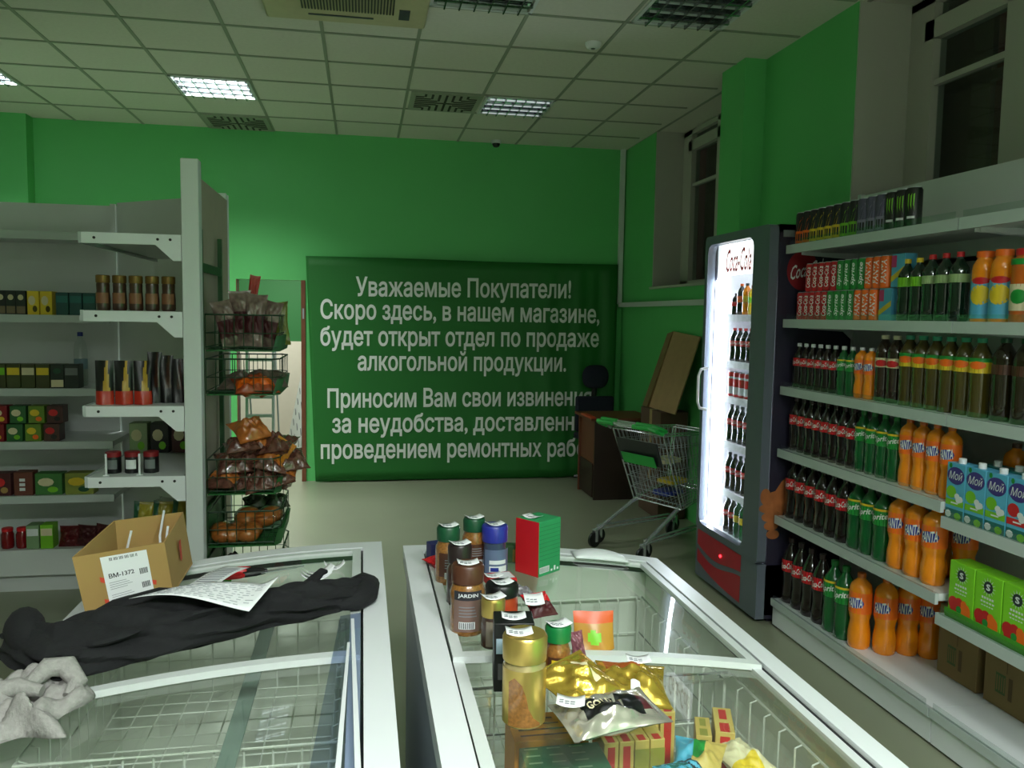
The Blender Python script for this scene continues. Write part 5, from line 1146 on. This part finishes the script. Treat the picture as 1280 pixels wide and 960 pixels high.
# ================================================================== goods on the left shelves
def lbox(label, x, z, w, h, mats, deco=None, y=5.12, d=.09, grp=None, name='food_carton', cat='carton'):
    return carton(name, label, cat, grp, (x, y, z+.001), w, d, h, mats, deco, 0)
def top_stripe(m, sx, sy, sz): quad(m, flat(0, -sy/2-.0006, 0), -sx*.45, sx*.45, sz*.55, sz*.85, 1)
def mid_oval(m, sx, sy, sz): f = flat(0, -sy/2-.0006, 0); ell(m, f, 0, sz*.72, sx*.3, sz*.12, 1, 12); quad(m, f, -sx*.45, sx*.45, sz*.05, sz*.35, 2)
def blobs(m, sx, sy, sz):
    f = flat(0, -sy/2-.0006, 0); ell(m, f, -sx*.1, sz*.6, sx*.3, sz*.2, 1, 10); ell(m, flat(0, -sy/2-.001, 0), sx*.15, sz*.25, sx*.2, sz*.14, 2, 10)
ga = 'cartons on the second left shelf'
dk_ = mat('charcoal_box', (30, 40, 36), .5)
for k in range(3): lbox('charcoal carton with pale oval, %s from the left picture edge' % ORD[k], -2.0+.052*k-.01, 1.622, .05, .135, [dk_, CREAM, mat('beige_print', (120, 104, 80), .5)], mid_oval, grp=ga)
for k in range(2): lbox('yellow carton on the second left shelf, %s of two' % ORD[k], -1.842+.068*k, 1.622, .062, .135, [YELLOW, CREAM, OLIVE], blobs, grp=ga)
for k in range(3): lbox('dark teal carton, %s after the yellow cartons' % ORD[k], -1.69+.072*k, 1.622, .066, .13, [mat('deep_teal', (24, 76, 72), .5), TEAL, RED], top_stripe, grp=ga)
gb2 = 'cartons on the third left shelf'
for k in range(5):
    c1 = [LIME, YELLOW, CREAM, YELLOW, DKGREEN][k]
    lbox('dark green carton with %s top band on the third left shelf' % ['lime', 'yellow and orange', 'cream', 'plain yellow', 'green'][k], -2.035+.077*k, 1.202, .072, .138, [mat('swamp_green', (60, 66, 28), .5) if k < 4 else mat('black_green', (24, 40, 30), .5), c1, CREAM], top_stripe if k < 4 else mid_oval, grp=gb2)
lbox('black green carton with grey band beneath the clear bottle', -1.648, 1.202, .075, .138, [MATS['black_green'], GREY, DKGREEN], top_stripe, grp=gb2, y=5.11)
wbt = thing('water_bottle', 'clear plastic water bottle standing behind the green cartons', 'bottle', (-1.66, 5.27, 1.203))
MB().lathe([(.034, 0), (.037, .01), (.037, .2), (.03, .25), (.014, .285), (.014, .3)], 18).build('bottle_body', PLAST, wbt)
MB().lathe([(.016, .295), (.016, .318), (.013, .32)], 12).build('cap', BLUE, wbt)
MB().lathe([(.0375, .10), (.0375, .16)], 18).build('label', mat('pale_label', (120, 150, 160), .5), wbt)
gc2 = 'preserve packs stacked on the fourth left shelf'
for lay in (0, 1):
    for k in range(4):
        lbox('%s pack, %s from left in %s layer of fourth left shelf' % (['red', 'green', 'lime and yellow', 'brown red topped'][k], ORD[k], ['lower', 'upper'][lay]), -2.06+.098*k+(.02 if lay else 0), .895+lay*.105, .085, .10, [[REDD, mat('can_green', (40, 96, 50), .4), mat('can_lime', (96, 130, 40), .4), mat('can_brown', (70, 40, 36), .4)][k], [CREAM, CREAM, YELLOW, RED][k], [YELLOW, LIME, ORANGE, BLACK][k]], blobs, grp=gc2, name='preserve_pack', cat='pack')
gd = 'cartons on the fifth left shelf'
lbox('brown red carton at the left edge of the fifth left shelf', -2.04, .58, .10, .13, [MAROON, RED, CARD], blobs, grp=gd)
lbox('brown carton with white lettering patch on the fifth left shelf', -1.925, .58, .10, .135, [mat('rust_brown', (104, 54, 40), .5), WHITE2, RED], lambda m, a, b, c: [quad(m, flat(0, -b/2-.0006, 0), -.02, .01, c*(.2+.2*k), c*(.33+.2*k), 1) for k in range(3)], grp=gd)
lbox('green and white carton in the middle of the fifth left shelf', -1.79, .58, .145, .125, [mat('mid_green', (60, 120, 56), .5), CREAM, LIME], blobs, grp=gd)
lbox('yellow green carton at the right of the fifth left shelf', -1.625, .58, .155, .125, [mat('yellow_green', (130, 140, 56), .5), YELLOW, DKGREEN], blobs, grp=gd)
ge = 'goods on the lowest left shelf'
for k in range(2):
    t = thing('sauce_jar', 'red sauce jar, %s from the left edge on the lowest left shelf' % ORD[k], 'jar', (-2.035+.08*k, 5.12, .2635), 0, ge)
    MB().lathe([(.03, 0), (.034, .01), (.034, .08), (.027, .1)], 14).build('glass_body', mat('sauce_red', (120, 20, 24), .2), t); MB().lathe([(.03, .1), (.03, .118), (.027, .12)], 14).build('lid', RED, t)
lbox('white and green carton on the lowest left shelf', -1.885, .262, .068, .14, [mat('green_white', (120, 150, 110), .5), WHITE2, LIME], top_stripe, grp=ge)
lbox('yellow green carton on the lowest left shelf', -1.81, .262, .068, .14, [LIME, CREAM, WHITE2], top_stripe, grp=ge)
for k in range(3): redbag('dark red bag, %s from the yellow green carton on the lowest left shelf' % ORD[k], -1.70+.095*k, 5.13, .262+.055, .12, .13, .07, [[mat('dark_red_bag', (96, 24, 28), .35, var=.4), MAROON, MAROON][k]], 0, (PI/2-.3, .1*k, 0), 130+k, 'snack bag', 'snack_bag', ge)
# gondola end shelves
gj = 'brown coffee jars on the gondola end shelf'
def gjar(i):
    t = thing('coffee_jar', 'brown coffee jar with gold lid, %s from the left on gondola end' % ORD[i], 'jar', (-1.09+.066*i, 3.765, 1.656), 0, gj)
    MB().lathe([(.026, 0), (.029, .008), (.029, .05), (.026, .085), (.027, .11), (.025, .118)], 16).build('glass_body', COFFEED, t)
    MB().lathe([(.027, .117), (.0285, .12), (.0285, .147), (.026, .15)], 16).build('lid', mat('dull_gold', (120, 92, 44), .4, .5), t)
    m = MB(); band(m, .029, .03, .075, 0, -1, 1, 10, .001); m.build('label', mat('tan_label', (128, 84, 56), .5), t, open_=True)
for i in range(5): gjar(i)
def pch(label, x, y, z, w, h, mats, mi, grp, seed): return standpouch(label, x, y, z, w, h, .05, mats, mi, 0, 0, seed, grp)
gq = 'pouches on the gondola end shelf'
def tri(u, v): return 1 if v < .3 else (2 if abs(u-.62) < .2*(1.25-v) else 0)
for k in range(3): pch('black pouch with red base and yellow picture, %s from the left' % ORD[k], -1.095+.078*k, 3.77, 1.251, .074, .19, [BLACK, mat('pouch_red', (176, 44, 26), .35), mat('pouch_yellow', (176, 140, 40), .4)], tri, gq, 140+k)
for k in range(3): pch('tall black pouch, %s left of the white post' % ['farthest', 'second', 'nearest'][k], -.905+.048*k, 3.84, 1.251, .062, .225-.015*k, [BLACK, BLACK, COFFEED], tri, gq, 150+k)
gk = 'small tins on the lower gondola end shelf'
for k in range(3):
    t = thing('food_tin', 'dark tin with red top, %s from the left on the lower gondola shelf' % ORD[k], 'tin', (-1.075+.078*k, 3.80, .9455), 0, gk)
    MB().lathe([(.031, 0), (.032, .004), (.032, .07), (.031, .074)], 16).build('tin_body', [BLACK], t); MB().lathe([(.0325, .072), (.0325, .092), (.028, .094)], 16).build('lid', REDD, t)
    m = MB(); band(m, .032, .02, .06, 0, -.7, .7, 8, .001); m.build('label', WHITE2 if k == 1 else GREY, t, open_=True)
for k, (x, l) in enumerate(((-1.085, 'white price holder stick at the left of lower gondola shelf'), (-.95, 'white price holder stick between the tins'))):
    t = thing('price_holder', l, 'price holder', (x, 3.728, .9455)); MB().box(-.004, .004, -.002, .002, 0, .095).build('stick', WHITE2, t); MB().box(-.012, .012, -.006, .006, 0, .004).build('foot', WHITE2, t)
gl_ = 'bags on the lowest gondola shelf'
for k in range(3): redbag('yellow green bag, %s from the left beneath the tins' % ORD[k], -1.0+.085*k, 3.95, .68, .085, .2, .05, [mat('yg_bag', (140, 130, 40), .3, var=.5), DKGREEN], lambda u, v: 1 if u < .25 else 0, (PI/2-.1, .1, .1), 160+k, 'snack bag', 'snack_bag', gl_)
for k in range(3): lbox(['pale green carton', 'dark carton', 'red brown carton'][k]+' at the back of the gondola shelf behind the tins', -1.1+.10*k, .9455, .085, .15, [[mat('pale_green', (150, 170, 130), .5), BLACK, MAROON][k], CREAM, LIME], blobs, y=4.35, grp='cartons behind the tins')
